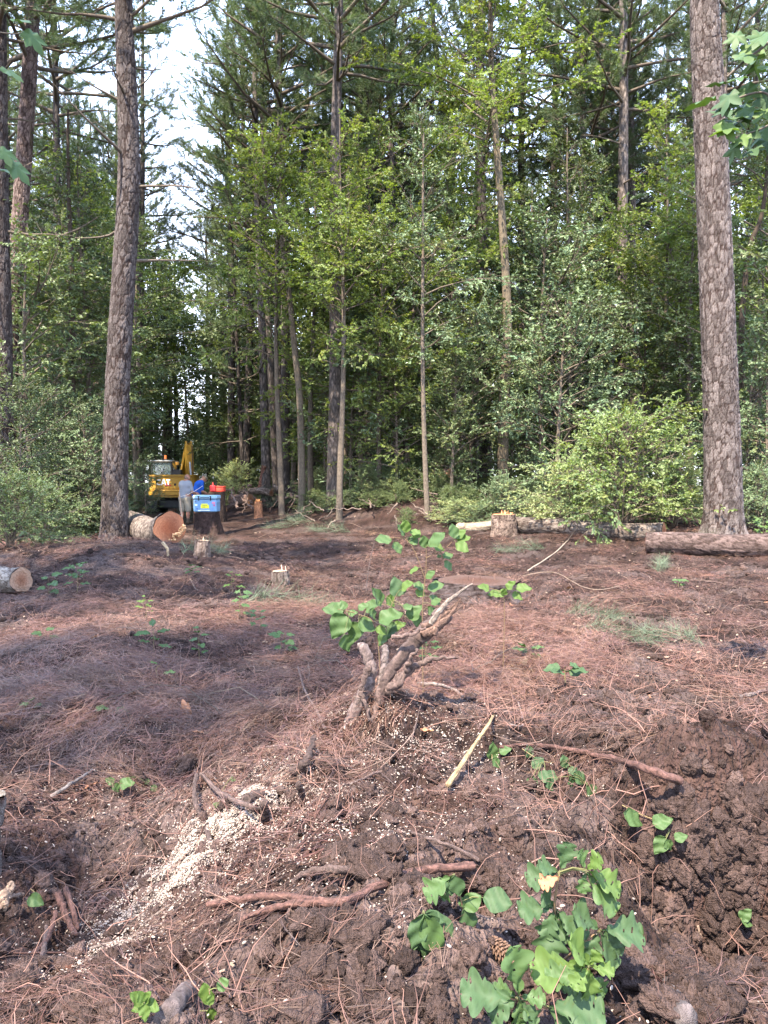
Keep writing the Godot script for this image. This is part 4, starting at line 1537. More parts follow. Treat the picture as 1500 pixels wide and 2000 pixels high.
# ---------------------------------------------------------------- the scene
func _ready() -> void:
	rng.seed = 1
	var cam := Camera3D.new()
	cam.name = "camera"
	cam.position = Vector3(0, EYE, 0)
	cam.rotation.x = PITCH
	cam.fov = rad_to_deg(2.0 * atan(1000.0 / FOCAL))
	cam.near = 0.05
	cam.far = 600.0
	cam.current = true
	add_child(cam)
	var env := Environment.new()
	env.background_mode = Environment.BG_SKY
	var sky := ProceduralSkyMaterial.new()
	sky.sky_top_color = Color(0.62, 0.73, 0.92)
	sky.sky_horizon_color = Color(0.93, 0.95, 0.98)
	sky.sky_curve = 0.25
	sky.ground_bottom_color = Color(0.2, 0.17, 0.14)
	sky.ground_horizon_color = Color(0.5, 0.5, 0.46)
	env.sky = Sky.new()
	env.sky.sky_material = sky
	env.background_energy_multiplier = 1.55
	env.tonemap_mode = Environment.TONE_MAPPER_LINEAR
	env.tonemap_exposure = 4.9
	env.sdfgi_enabled = true
	env.ssao_enabled = true
	env.ssil_enabled = true
	var we := WorldEnvironment.new()
	we.name = "environment"
	we.environment = env
	add_child(we)
	var sun := DirectionalLight3D.new()
	sun.name = "sun"
	sun.light_energy = 1.6
	sun.light_color = Color(1.0, 0.95, 0.87)
	sun.light_angular_distance = 0.5
	sun.shadow_enabled = true
	add_child(sun)
	sun.look_at_from_position(Vector3.ZERO, -Vector3(-0.24, 0.82, 0.42), Vector3.FORWARD)

	broad_noise.frequency = 0.22
	broad_noise.fractal_octaves = 2
	broad_noise.seed = 4
	lump_noise.frequency = 0.85
	lump_noise.fractal_octaves = 4
	lump_noise.seed = 8
	fine_noise.frequency = 0.25
	fine_noise.fractal_octaves = 3
	fine_noise.seed = 15
	patch_noise.frequency = 0.55
	patch_noise.fractal_octaves = 3
	patch_noise.seed = 23
	plate_noise.noise_type = FastNoiseLite.TYPE_CELLULAR
	plate_noise.frequency = 1.0
	plate_noise.fractal_type = FastNoiseLite.FRACTAL_NONE
	plate_noise.cellular_return_type = FastNoiseLite.RETURN_DISTANCE2_SUB
	plate_noise.seed = 31
	plate_tone.noise_type = FastNoiseLite.TYPE_CELLULAR
	plate_tone.frequency = 1.0
	plate_tone.fractal_type = FastNoiseLite.FRACTAL_NONE
	plate_tone.cellular_return_type = FastNoiseLite.RETURN_CELL_VALUE
	plate_tone.seed = 31
	mounds = [
		[-5.6, -13.5, 0.42, 1.9], [-3.6, -12.0, 0.15, 1.2], [8.6, -17.5, 0.28, 3.2], [1.15, -6.2, 0.26, 0.75], [-0.15, -3.5, 0.2, 0.42], [0.25, -3.2, 0.1, 0.5],
		[1.25, -2.55, 0.22, 0.36], [0.35, -2.75, 0.1, 0.5], [-0.95, -2.45, -0.12, 0.4], [2.0, -3.1, 0.12, 0.6], [0.93, -2.02, -0.2, 0.2], [1.05, -2.3, 0.09, 0.16], [-0.1, -1.95, 0.07, 0.35], [0.5, -1.75, 0.05, 0.25],
		[-0.75, -2.9, -0.08, 0.5], [-1.1, -2.1, -0.12, 0.4], [-2.6, -6.0, 0.12, 0.9], [-1.9, -4.3, 0.08, 0.6], [2.4, -3.6, 0.1, 0.6], [3.2, -11.5, 0.12, 1.0], [0.3, -1.45, -0.08, 0.16], [-0.28, -1.6, -0.05, 0.12],
		[1.2, -26.0, 0.45, 4.0], [-4.5, -31.0, 0.6, 2.4], [-1.6, -25.5, 0.18, 1.3], [0.6, -24.2, 0.45, 1.5], [2.6, -23.0, 0.3, 1.2], [7.0, -22.0, 0.35, 3.5], [0.62, -1.78, -0.07, 0.1], [-0.45, -2.6, 0.1, 0.3],
	]
	for q in [[1440, 1760, -0.34, 0.11], [1250, 1722, -0.2, 0.075], [935, 1712, -0.2, 0.065], [675, 1462, -0.14, 0.07], [560, 1590, -0.12, 0.06], [700, 1520, -0.14, 0.07], [820, 1560, -0.1, 0.07], [600, 1420, -0.1, 0.12], [1130, 1560, -0.08, 0.1], [330, 1860, -0.08, 0.09], [180, 1690, -0.1, 0.12], [465, 1965, -0.08, 0.05], [690, 1900, -0.07, 0.06], [1000, 1830, -0.06, 0.05], [1350, 1600, 0.13, 0.15], [1300, 1480, 0.06, 0.3], [640, 1850, 0.06, 0.18],
		[60, 1480, -0.12, 0.2], [250, 1450, 0.08, 0.3], [350, 1500, -0.1, 0.15], [1180, 1650, 0.07, 0.12], [780, 1600, 0.06, 0.2], [200, 1290, 0.12, 0.5], [430, 1270, -0.08, 0.4], [1120, 1390, 0.1, 0.3], [1300, 1330, -0.06, 0.3], [880, 1400, 0.05, 0.25], [700, 1430, 0.1, 0.2]]:
		var p := hit(q[0], q[1])
		mounds.append([p.x, p.z, q[2], q[3]])
	make_materials()
	make_leaves()
	make_crowns()
	rng.seed = 2
	build_ground()
	build_forest()
	build_timber()
	build_excavator()
	rng.seed = 77
	person("man in a grey t-shirt and khaki shorts standing with his back turned, head bowed", on_ground(361, 25.7), -0.35, 0.10, Color(0.36, 0.17, 0.11), Color(0.27, 0.28, 0.31), Color(0.31, 0.27, 0.21), false, 0.45, Vector3(0.27, 0.98, -0.3), Vector3(-0.12, 1.0, -0.36))
	person("man in a blue t-shirt and camouflage cap leaning forward over his hands", on_ground(383, 26.6), -1.1, 0.32, Color(0.33, 0.16, 0.1), Color(0.025, 0.1, 0.42), Color(0.24, 0.2, 0.15), true, 0.55, Vector3(0.1, 0.95, -0.42), Vector3(-0.1, 0.93, -0.42))
	build_crew_things()
	build_litter()
	build_front()


func build_forest() -> void:
	rng.seed = 100
	var grey := Color(0.30, 0.245, 0.225)
	var crack := Color(0.085, 0.05, 0.04)
	# the pines that stand nearest
	big_pine("tall straight pine trunk left of the excavator, standing behind the earth bank", [[222, 1045], [226, 850], [235, 650], [249, 420], [252, 300], [247, 150], [241, 0]], 18.5, 0.325, 25.0, "pine_tall", grey * 0.5, crack * 0.45, 0.1, 0.2)
	big_pine("massive pale barked pine trunk rising behind the end of the long felled logs", [[1416, 1055], [1410, 850], [1403, 650], [1390, 320], [1382, 150], [1376, 0]], 16.3, 0.405, 26.0, "pine_full", grey * 0.72, crack * 0.6, 0.095, 0.34)
	big_pine("pink barked pine leaning slightly right, second trunk from the left edge", [[8, 1010], [16, 780], [31, 540], [50, 260], [64, 0]], 22.0, 0.27, 25.0, "pine_wide", Color(0.27, 0.195, 0.17), crack * 0.7, 0.085)
	big_pine("dark pine trunk cut off by the left edge of the photo", [[2, 1010], [4, 700], [-2, 400], [-6, 0]], 19.5, 0.28, 25.0, "pine_tall", grey * 0.45, crack * 0.5, 0.09)
	# pines farther in, each with its own place
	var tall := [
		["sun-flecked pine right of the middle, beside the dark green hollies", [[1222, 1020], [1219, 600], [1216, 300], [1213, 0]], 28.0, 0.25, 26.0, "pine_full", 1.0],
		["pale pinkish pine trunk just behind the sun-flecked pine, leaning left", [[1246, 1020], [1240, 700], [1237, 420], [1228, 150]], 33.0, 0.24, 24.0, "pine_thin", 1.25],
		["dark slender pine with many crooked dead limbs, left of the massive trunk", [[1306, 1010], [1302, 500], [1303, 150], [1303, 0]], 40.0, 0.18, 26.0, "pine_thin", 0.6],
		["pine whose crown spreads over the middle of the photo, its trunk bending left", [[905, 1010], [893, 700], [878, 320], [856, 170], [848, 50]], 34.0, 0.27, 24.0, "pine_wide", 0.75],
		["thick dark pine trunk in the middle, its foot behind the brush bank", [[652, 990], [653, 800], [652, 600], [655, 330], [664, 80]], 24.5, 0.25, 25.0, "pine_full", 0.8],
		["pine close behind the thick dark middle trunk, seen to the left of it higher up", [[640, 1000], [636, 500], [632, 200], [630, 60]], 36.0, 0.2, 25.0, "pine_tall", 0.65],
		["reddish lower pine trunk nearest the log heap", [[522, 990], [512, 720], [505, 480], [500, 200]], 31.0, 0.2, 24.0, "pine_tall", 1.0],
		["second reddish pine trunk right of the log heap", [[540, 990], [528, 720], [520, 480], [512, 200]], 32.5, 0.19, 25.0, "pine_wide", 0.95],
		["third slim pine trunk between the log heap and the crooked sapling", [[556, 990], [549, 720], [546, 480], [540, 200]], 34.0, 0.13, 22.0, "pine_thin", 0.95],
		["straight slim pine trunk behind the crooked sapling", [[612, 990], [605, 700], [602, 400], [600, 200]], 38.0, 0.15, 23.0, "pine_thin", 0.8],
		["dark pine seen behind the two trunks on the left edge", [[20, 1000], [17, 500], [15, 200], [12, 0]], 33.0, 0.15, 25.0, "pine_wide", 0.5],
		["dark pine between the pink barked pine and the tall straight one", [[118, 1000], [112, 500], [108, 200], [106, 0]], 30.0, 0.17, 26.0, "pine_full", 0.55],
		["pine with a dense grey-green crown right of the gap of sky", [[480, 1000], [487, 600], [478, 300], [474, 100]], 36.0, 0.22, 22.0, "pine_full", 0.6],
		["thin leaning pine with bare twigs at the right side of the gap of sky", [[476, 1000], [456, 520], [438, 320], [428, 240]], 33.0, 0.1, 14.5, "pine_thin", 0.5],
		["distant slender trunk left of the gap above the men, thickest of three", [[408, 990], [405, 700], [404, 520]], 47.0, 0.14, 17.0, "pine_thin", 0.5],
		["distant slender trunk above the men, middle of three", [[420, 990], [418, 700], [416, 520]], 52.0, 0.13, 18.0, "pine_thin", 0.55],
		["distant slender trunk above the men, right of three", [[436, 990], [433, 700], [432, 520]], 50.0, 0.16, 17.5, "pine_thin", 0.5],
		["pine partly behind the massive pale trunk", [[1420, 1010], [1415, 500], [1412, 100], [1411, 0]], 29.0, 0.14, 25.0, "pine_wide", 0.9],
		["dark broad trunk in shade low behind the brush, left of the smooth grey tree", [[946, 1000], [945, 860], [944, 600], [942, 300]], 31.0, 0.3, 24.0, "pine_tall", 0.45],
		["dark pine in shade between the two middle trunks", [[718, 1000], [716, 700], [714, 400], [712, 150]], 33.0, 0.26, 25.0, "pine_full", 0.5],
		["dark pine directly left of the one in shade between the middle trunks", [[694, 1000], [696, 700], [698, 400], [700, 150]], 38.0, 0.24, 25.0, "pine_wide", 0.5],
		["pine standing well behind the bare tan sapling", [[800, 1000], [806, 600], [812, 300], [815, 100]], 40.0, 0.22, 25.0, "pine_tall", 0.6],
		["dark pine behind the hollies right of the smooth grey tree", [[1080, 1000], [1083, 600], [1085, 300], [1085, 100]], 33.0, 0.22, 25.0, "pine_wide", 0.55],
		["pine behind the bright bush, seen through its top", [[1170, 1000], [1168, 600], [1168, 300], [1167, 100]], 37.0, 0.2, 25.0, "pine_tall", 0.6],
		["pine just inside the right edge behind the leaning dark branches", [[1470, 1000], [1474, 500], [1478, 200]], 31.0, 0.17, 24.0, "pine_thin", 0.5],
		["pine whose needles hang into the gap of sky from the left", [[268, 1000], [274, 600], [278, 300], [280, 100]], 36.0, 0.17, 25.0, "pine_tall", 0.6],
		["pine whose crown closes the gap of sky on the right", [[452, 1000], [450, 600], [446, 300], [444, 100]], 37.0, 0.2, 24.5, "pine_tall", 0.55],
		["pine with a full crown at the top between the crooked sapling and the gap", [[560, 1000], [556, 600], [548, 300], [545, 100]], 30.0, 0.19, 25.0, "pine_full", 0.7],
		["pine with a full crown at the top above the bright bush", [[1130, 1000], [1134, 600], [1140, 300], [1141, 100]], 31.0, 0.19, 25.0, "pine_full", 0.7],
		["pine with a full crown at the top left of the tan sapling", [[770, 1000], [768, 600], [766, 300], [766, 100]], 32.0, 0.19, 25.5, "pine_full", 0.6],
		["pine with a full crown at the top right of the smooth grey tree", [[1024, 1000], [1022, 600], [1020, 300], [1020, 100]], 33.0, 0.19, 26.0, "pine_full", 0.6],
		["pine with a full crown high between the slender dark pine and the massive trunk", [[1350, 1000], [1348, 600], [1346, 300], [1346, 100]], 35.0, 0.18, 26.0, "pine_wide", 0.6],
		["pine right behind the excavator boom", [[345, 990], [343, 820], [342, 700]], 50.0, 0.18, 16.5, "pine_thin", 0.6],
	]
	for t in tall:
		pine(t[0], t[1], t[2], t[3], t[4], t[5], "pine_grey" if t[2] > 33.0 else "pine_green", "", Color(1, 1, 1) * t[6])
	# trees beside and behind the photographer's ground, whose shade falls into the clearing
	for q in [[-9.0, -4.5, "tall pine out of the frame left of the mound"], [9.0, -9.0, "tall pine out of the frame right of the clearing"], [-11.5, 1.5, "tall pine out of the frame behind the mound"], [-7.8, 5.9, "tall pine out of the frame behind the mound on its left"], [-0.9, 7.8, "tall pine out of the frame straight behind the photographer"], [-9.5, 7.0, "tall pine out of the frame far back on the left"], [3.5, 4.5, "tall pine out of the frame behind the mound on its right"]]:
		var f := Vector3(q[0], gh(q[0], q[1]), q[1])
		var o := thing("pine_tree", q[2], "pine tree", f, "", rf(0, 6))
		var g := Geo.new()
		g.tube(PackedVector3Array([Vector3(0, -0.3, 0), Vector3(0.1, 9, 0), Vector3(0.1, 18, 0.1), Vector3(0, 24, 0)]), PackedFloat32Array([0.3, 0.24, 0.16, 0.06]), 14, Color.WHITE, false)
		part("trunk", g.mesh(), mats.bark_far, o)
		dress(o, ["pine_full", "pine_wide", "pine_tall"][rng.randi() % 3], "pine_green", "bark_smooth", Transform3D(Basis(), Vector3(0, 12.5, 0)))
	# rows of pines deep in the wood, which nothing tells apart
	rng.seed = 140
	var n := 0
	while n < 84:
		var px := rf(-150, 1700)
		var d := rf(36, 80)
		if px > 285 and px < 475: continue
		var hgt := rf(21, 28)
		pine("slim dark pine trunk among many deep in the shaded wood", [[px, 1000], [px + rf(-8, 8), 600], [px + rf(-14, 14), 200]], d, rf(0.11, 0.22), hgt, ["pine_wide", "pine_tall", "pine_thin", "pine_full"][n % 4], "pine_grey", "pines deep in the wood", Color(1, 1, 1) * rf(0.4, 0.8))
		n += 1
	n = 0
	while n < 26:
		var px := rf(270, 480)
		var d := rf(45, 70)
		if absf(px - 370) < 22: continue
		pine("thin young pine stem far down the gap behind the excavator", [[px, 1000], [px + rf(-6, 6), 700], [px + rf(-8, 8), 500]], d, rf(0.06, 0.12), rf(11, 15.5) , "", "pine_grey", "thin stems behind the excavator", Color(1, 1, 1) * rf(0.4, 0.9))
		n += 1
	# single broadleaved trees with trunks that can be followed
	rng.seed = 160
	var o := pine("smooth grey barked tree with a straight trunk right of the middle", [[984, 1000], [983, 800], [988, 640], [983, 480], [974, 300], [962, 120], [957, 0]], 24.0, 0.19, 20.0, "", "", "", Color(1.05, 1.0, 0.92), "broadleaf_tree", "tree", "bark_smooth")
	dress(o, "high", "leaf_bright", "bark_smooth", Transform3D(Basis.from_scale(Vector3(1, 0.9, 1)), Vector3(-0.6, 6.0, 0)))
	o = pine("crooked light barked sapling with bright leaves right of the log heap", [[590, 985], [585, 800], [575, 690], [562, 540], [545, 440], [522, 380], [514, 320]], 25.0, 0.13, 13.0, "", "", "", Color(1.25, 1.1, 0.95), "broadleaf_tree", "tree", "bark_smooth")
	dress(o, "airy", "leaf_bright", "bark_smooth", Transform3D(Basis.from_scale(Vector3(1.1, 0.72, 1.1)), Vector3(-0.9, 4.6, 0)))
	o = pine("thin bare tan sapling standing alone in front of the wood", [[836, 1008], [830, 850], [824, 650], [826, 450], [829, 250]], 21.5, 0.085, 11.6, "", "", "", Color(1.5, 1.25, 1.0), "broadleaf_tree", "tree", "bark_smooth")
	dress(o, "airy", "leaf_grey", "bark_smooth", Transform3D(Basis.from_scale(Vector3(0.85, 0.9, 0.85)), Vector3(-0.15, 1.6, 0)))
	o = pine("dark forked tree leaning to the right behind the tan sapling", [[790, 1000], [775, 770], [752, 690], [736, 620], [725, 520]], 26.0, 0.11, 13.0, "", "", "", Color(0.4, 0.38, 0.35), "broadleaf_tree", "tree", "bark_smooth")
	dress(o, "airy", "leaf_bright", "bark_smooth", Transform3D(Basis(), Vector3(-0.8, 2.0, 0)))
	o = pine("dark leaning trunk with bare limbs at the right edge", [[1440, 1010], [1448, 700], [1462, 500], [1485, 420], [1500, 300]], 21.0, 0.1, 14.0, "", "", "", Color(0.4, 0.37, 0.35), "broadleaf_tree", "tree", "bark_smooth")
	dress(o, "spreading", "leaf_mid", "bark_smooth", Transform3D(Basis(), Vector3(1.0, 3.0, 0)))
	o = pine("two-stemmed dark trunk in the leafy shade left of the tall straight pine", [[138, 1010], [142, 800], [140, 600], [136, 450], [134, 300]], 22.5, 0.12, 12.5, "", "", "", Color(0.4, 0.38, 0.36), "broadleaf_tree", "tree", "bark_smooth")
	dress(o, "narrow", "leaf_mid", "bark_smooth", Transform3D(Basis(), Vector3(0, 1.0, 0)))
	# the understorey
	var under := [
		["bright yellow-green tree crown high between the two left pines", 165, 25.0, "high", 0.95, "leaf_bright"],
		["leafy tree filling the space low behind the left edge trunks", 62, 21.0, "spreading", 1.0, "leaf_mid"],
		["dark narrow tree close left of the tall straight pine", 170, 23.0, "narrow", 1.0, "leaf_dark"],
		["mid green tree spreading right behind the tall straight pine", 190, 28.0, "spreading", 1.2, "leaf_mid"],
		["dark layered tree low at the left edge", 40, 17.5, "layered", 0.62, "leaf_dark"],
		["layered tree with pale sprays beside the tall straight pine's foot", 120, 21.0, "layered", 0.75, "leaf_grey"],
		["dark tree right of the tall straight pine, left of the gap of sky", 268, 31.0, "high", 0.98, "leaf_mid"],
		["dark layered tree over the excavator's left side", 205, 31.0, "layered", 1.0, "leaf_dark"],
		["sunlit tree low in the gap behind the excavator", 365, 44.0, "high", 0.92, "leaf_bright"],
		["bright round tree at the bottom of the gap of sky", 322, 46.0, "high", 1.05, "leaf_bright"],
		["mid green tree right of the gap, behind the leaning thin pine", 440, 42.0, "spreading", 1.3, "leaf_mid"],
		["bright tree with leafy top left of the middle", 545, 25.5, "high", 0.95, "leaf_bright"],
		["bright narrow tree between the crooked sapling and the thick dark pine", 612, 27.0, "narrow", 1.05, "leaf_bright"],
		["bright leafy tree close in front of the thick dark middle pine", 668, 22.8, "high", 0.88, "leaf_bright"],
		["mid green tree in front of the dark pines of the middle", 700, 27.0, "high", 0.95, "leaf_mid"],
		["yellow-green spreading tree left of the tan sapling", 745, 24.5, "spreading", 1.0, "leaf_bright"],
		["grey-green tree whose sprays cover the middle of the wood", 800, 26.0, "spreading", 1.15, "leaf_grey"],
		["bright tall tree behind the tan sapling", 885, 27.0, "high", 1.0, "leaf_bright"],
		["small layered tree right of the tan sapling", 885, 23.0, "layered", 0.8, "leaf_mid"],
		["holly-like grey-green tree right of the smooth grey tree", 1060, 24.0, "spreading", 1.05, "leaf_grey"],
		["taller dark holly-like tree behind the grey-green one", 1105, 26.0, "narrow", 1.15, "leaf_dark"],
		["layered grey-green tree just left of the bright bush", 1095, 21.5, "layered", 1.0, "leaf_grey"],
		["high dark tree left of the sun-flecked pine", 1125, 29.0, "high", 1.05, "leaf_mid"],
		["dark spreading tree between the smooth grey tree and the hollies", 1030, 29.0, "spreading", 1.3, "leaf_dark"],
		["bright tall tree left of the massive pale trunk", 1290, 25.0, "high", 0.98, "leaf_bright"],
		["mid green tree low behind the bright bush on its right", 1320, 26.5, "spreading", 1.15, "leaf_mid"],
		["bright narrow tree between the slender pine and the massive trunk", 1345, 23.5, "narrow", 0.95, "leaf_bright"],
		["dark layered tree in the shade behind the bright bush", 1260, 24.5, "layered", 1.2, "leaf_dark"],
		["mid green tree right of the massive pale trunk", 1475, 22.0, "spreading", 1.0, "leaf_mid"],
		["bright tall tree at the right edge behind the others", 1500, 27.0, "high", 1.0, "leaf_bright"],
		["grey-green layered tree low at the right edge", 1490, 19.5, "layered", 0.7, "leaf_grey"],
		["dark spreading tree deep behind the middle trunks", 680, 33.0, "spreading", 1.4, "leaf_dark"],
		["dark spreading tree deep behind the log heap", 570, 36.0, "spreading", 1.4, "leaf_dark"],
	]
	under.append_array([
		["layered tree with pale sprays low between the two middle trunks", 690, 25.5, "layered", 0.85, "leaf_grey"],
		["layered bright tree low at the left of the tan sapling", 770, 24.0, "layered", 0.8, "leaf_bright"],
		["layered tree filling the dark right behind the tan sapling", 850, 26.5, "layered", 1.0, "leaf_mid"],
		["layered grey-green tree left of the smooth grey tree", 925, 25.0, "layered", 1.0, "leaf_grey"],
		["layered bright tree low behind the smooth grey tree", 1000, 27.0, "layered", 1.05, "leaf_bright"],
		["layered pale tree in the dark behind the log heap, on its right", 600, 33.0, "layered", 0.95, "leaf_mid"],
		["layered bright tree deep behind the reddish trunks", 530, 38.0, "layered", 1.25, "leaf_bright"],
		["layered tree low in the dark left of the reddish trunks", 470, 39.0, "layered", 1.2, "leaf_mid"],
		["layered grey-green tree right of the massive pale trunk", 1465, 20.5, "layered", 0.85, "leaf_grey"],
		["spreading bright tree standing over the two middle trunks' feet", 640, 29.0, "spreading", 0.9, "leaf_bright"],
		["small layered tree whose pale sprays hang before the excavator cab", 282, 28.5, "layered", 0.36, "leaf_grey"],
		["layered pale sprayed tree in the dark left of the tall straight pine", 165, 20.5, "layered", 0.6, "leaf_grey"],
		["spreading grey-green tree closing the wood above the left edge shrubs", 95, 24.0, "spreading", 0.95, "leaf_grey"],
	])
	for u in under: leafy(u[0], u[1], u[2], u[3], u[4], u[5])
	# bushes along the edge of the clearing
	var bushes := [
		["large bright sunlit bush left of the massive pale trunk", 1215, 17.6, "bush", 1.05, "leaf_light"],
		["pale green bush at the left foot of the large bright one", 1105, 18.3, "bush", 0.62, "leaf_pale"],
		["small grey-green bush behind the splintered stump", 985, 20.0, "bush", 0.45, "leaf_grey"],
		["low bush between the large bright one and the massive trunk", 1318, 18.0, "bush", 0.62, "leaf_mid"],
		["low grey bush at the right edge behind the log", 1485, 18.0, "bush", 0.55, "leaf_grey"],
		["green shrub at the left edge above the earth bank", 18, 13.2, "bush", 0.52, "leaf_mid"],
		["smaller shrub right of the one at the left edge, farther back", 78, 15.0, "bush", 0.5, "leaf_mid"],
		["small shrub at the foot of the tall straight pine", 245, 18.9, "sapling", 0.3, "leaf_grey"],
		["pale heap of cut leafy branches behind the log heap", 462, 32.5, "bush", 0.72, "leaf_pale"],
		["pale leafy brush right of the crooked sapling", 625, 29.0, "bush", 0.55, "leaf_pale"],
		["brush of mixed green between the middle trunks", 760, 25.0, "bush", 0.5, "leaf_grey"],
		["low brush left of the tan sapling's foot", 715, 24.0, "bush", 0.4, "leaf_mid"],
		["dark brush behind the tan sapling's foot", 868, 24.0, "bush", 0.55, "leaf_mid"],
		["dark brush left of the excavator", 238, 29.0, "bush", 0.6, "leaf_dark"],
		["brush in the dark left of the tall straight pine", 150, 20.5, "bush", 0.7, "leaf_dark"],
		["low green brush behind the blue-shirted man", 420, 34.0, "bush", 0.5, "leaf_mid"],
	]
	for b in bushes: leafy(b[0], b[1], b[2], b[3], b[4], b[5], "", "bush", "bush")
	# slash along the far edge of the clearing
	rng.seed = 170
	for k in 16:
		var px: float = [440, 475, 505, 545, 585, 620, 655, 690, 730, 765, 800, 850, 900, 940, 1010, 1060][k]
		var d := (33.5 if px < 600 else 24.0) + rf(-1.5, 1.5)
		if px > 880: d = 20.5 + rf(-0.5, 0.8)
		var heap := leafy("%s heap of cut leafy brush, %s from the left along the clearing's far edge" % [["pale green", "grey-green", "mid green"][k % 3], ["first", "second", "third", "fourth", "fifth", "sixth", "seventh", "eighth", "ninth", "tenth", "eleventh", "twelfth", "thirteenth", "fourteenth", "fifteenth", "last"][k]], px, d, "bush", rf(0.32, 0.5), ["leaf_pale", "leaf_grey", "leaf_mid"][k % 3], "brush heaps along the far edge", "brush_heap", "brush heap")
		heap.scale.y *= 0.5
	# the wood beyond, as one mass
	rng.seed = 180
	for pair in [["spreading", "leaf_dark"], ["high", "leaf_mid"], ["layered", "leaf_mid"]]:
		var places := []
		var tints := PackedColorArray()
		for k in 170:
			var px := rf(-300, 1800)
			var d := rf(36, 110)
			if px > 300 and px < 440 and (pair[0] == "high" or d < 46): continue
			var s := rf(0.9, 1.5)
			var f := on_ground(px, d)
			if px > 300 and px < 440: s = minf(s, 0.85)
			places.append(Transform3D(Basis(Vector3.UP, rf(0, TAU)) * Basis.from_scale(Vector3.ONE * s), f))
			var t := rf(0.7, 1.3)
			tints.append(Color(t, t, t))
		many("distant_forest", crowns[pair[0]].crown, mats[pair[1]], places, tints, "shaded undergrowth that closes the wood far behind the clearing")
	var low := []
	for k in 520:
		var px := rf(-200, 1700)
		var d := rf(20.5, 30) if k % 2 else rf(24, 65)
		var f := on_ground(px, d)
		if px > 235 and px < 610 and d < 39.0: continue
		if px > 540 and px < 760 and d < 26.0: continue
		low.append(Transform3D(Basis(Vector3.UP, rf(0, TAU)) * Basis.from_scale(Vector3.ONE * rf(0.16, 0.42) * (1.0 if d < 30.0 else 1.5)), f))
	many("undergrowth", crowns["bush"].crown, mats.leaf_mid, low, PackedColorArray(), "low undergrowth on the floor of the wood")


func ground_line(px: Array, lift: float) -> PackedVector3Array:
	var out := PackedVector3Array()
	for p in px:
		var q := on_ground(p[0], p[1])
		out.append(q + Vector3(0, lift + (p[2] if p.size() > 2 else 0.0), 0))
	return out


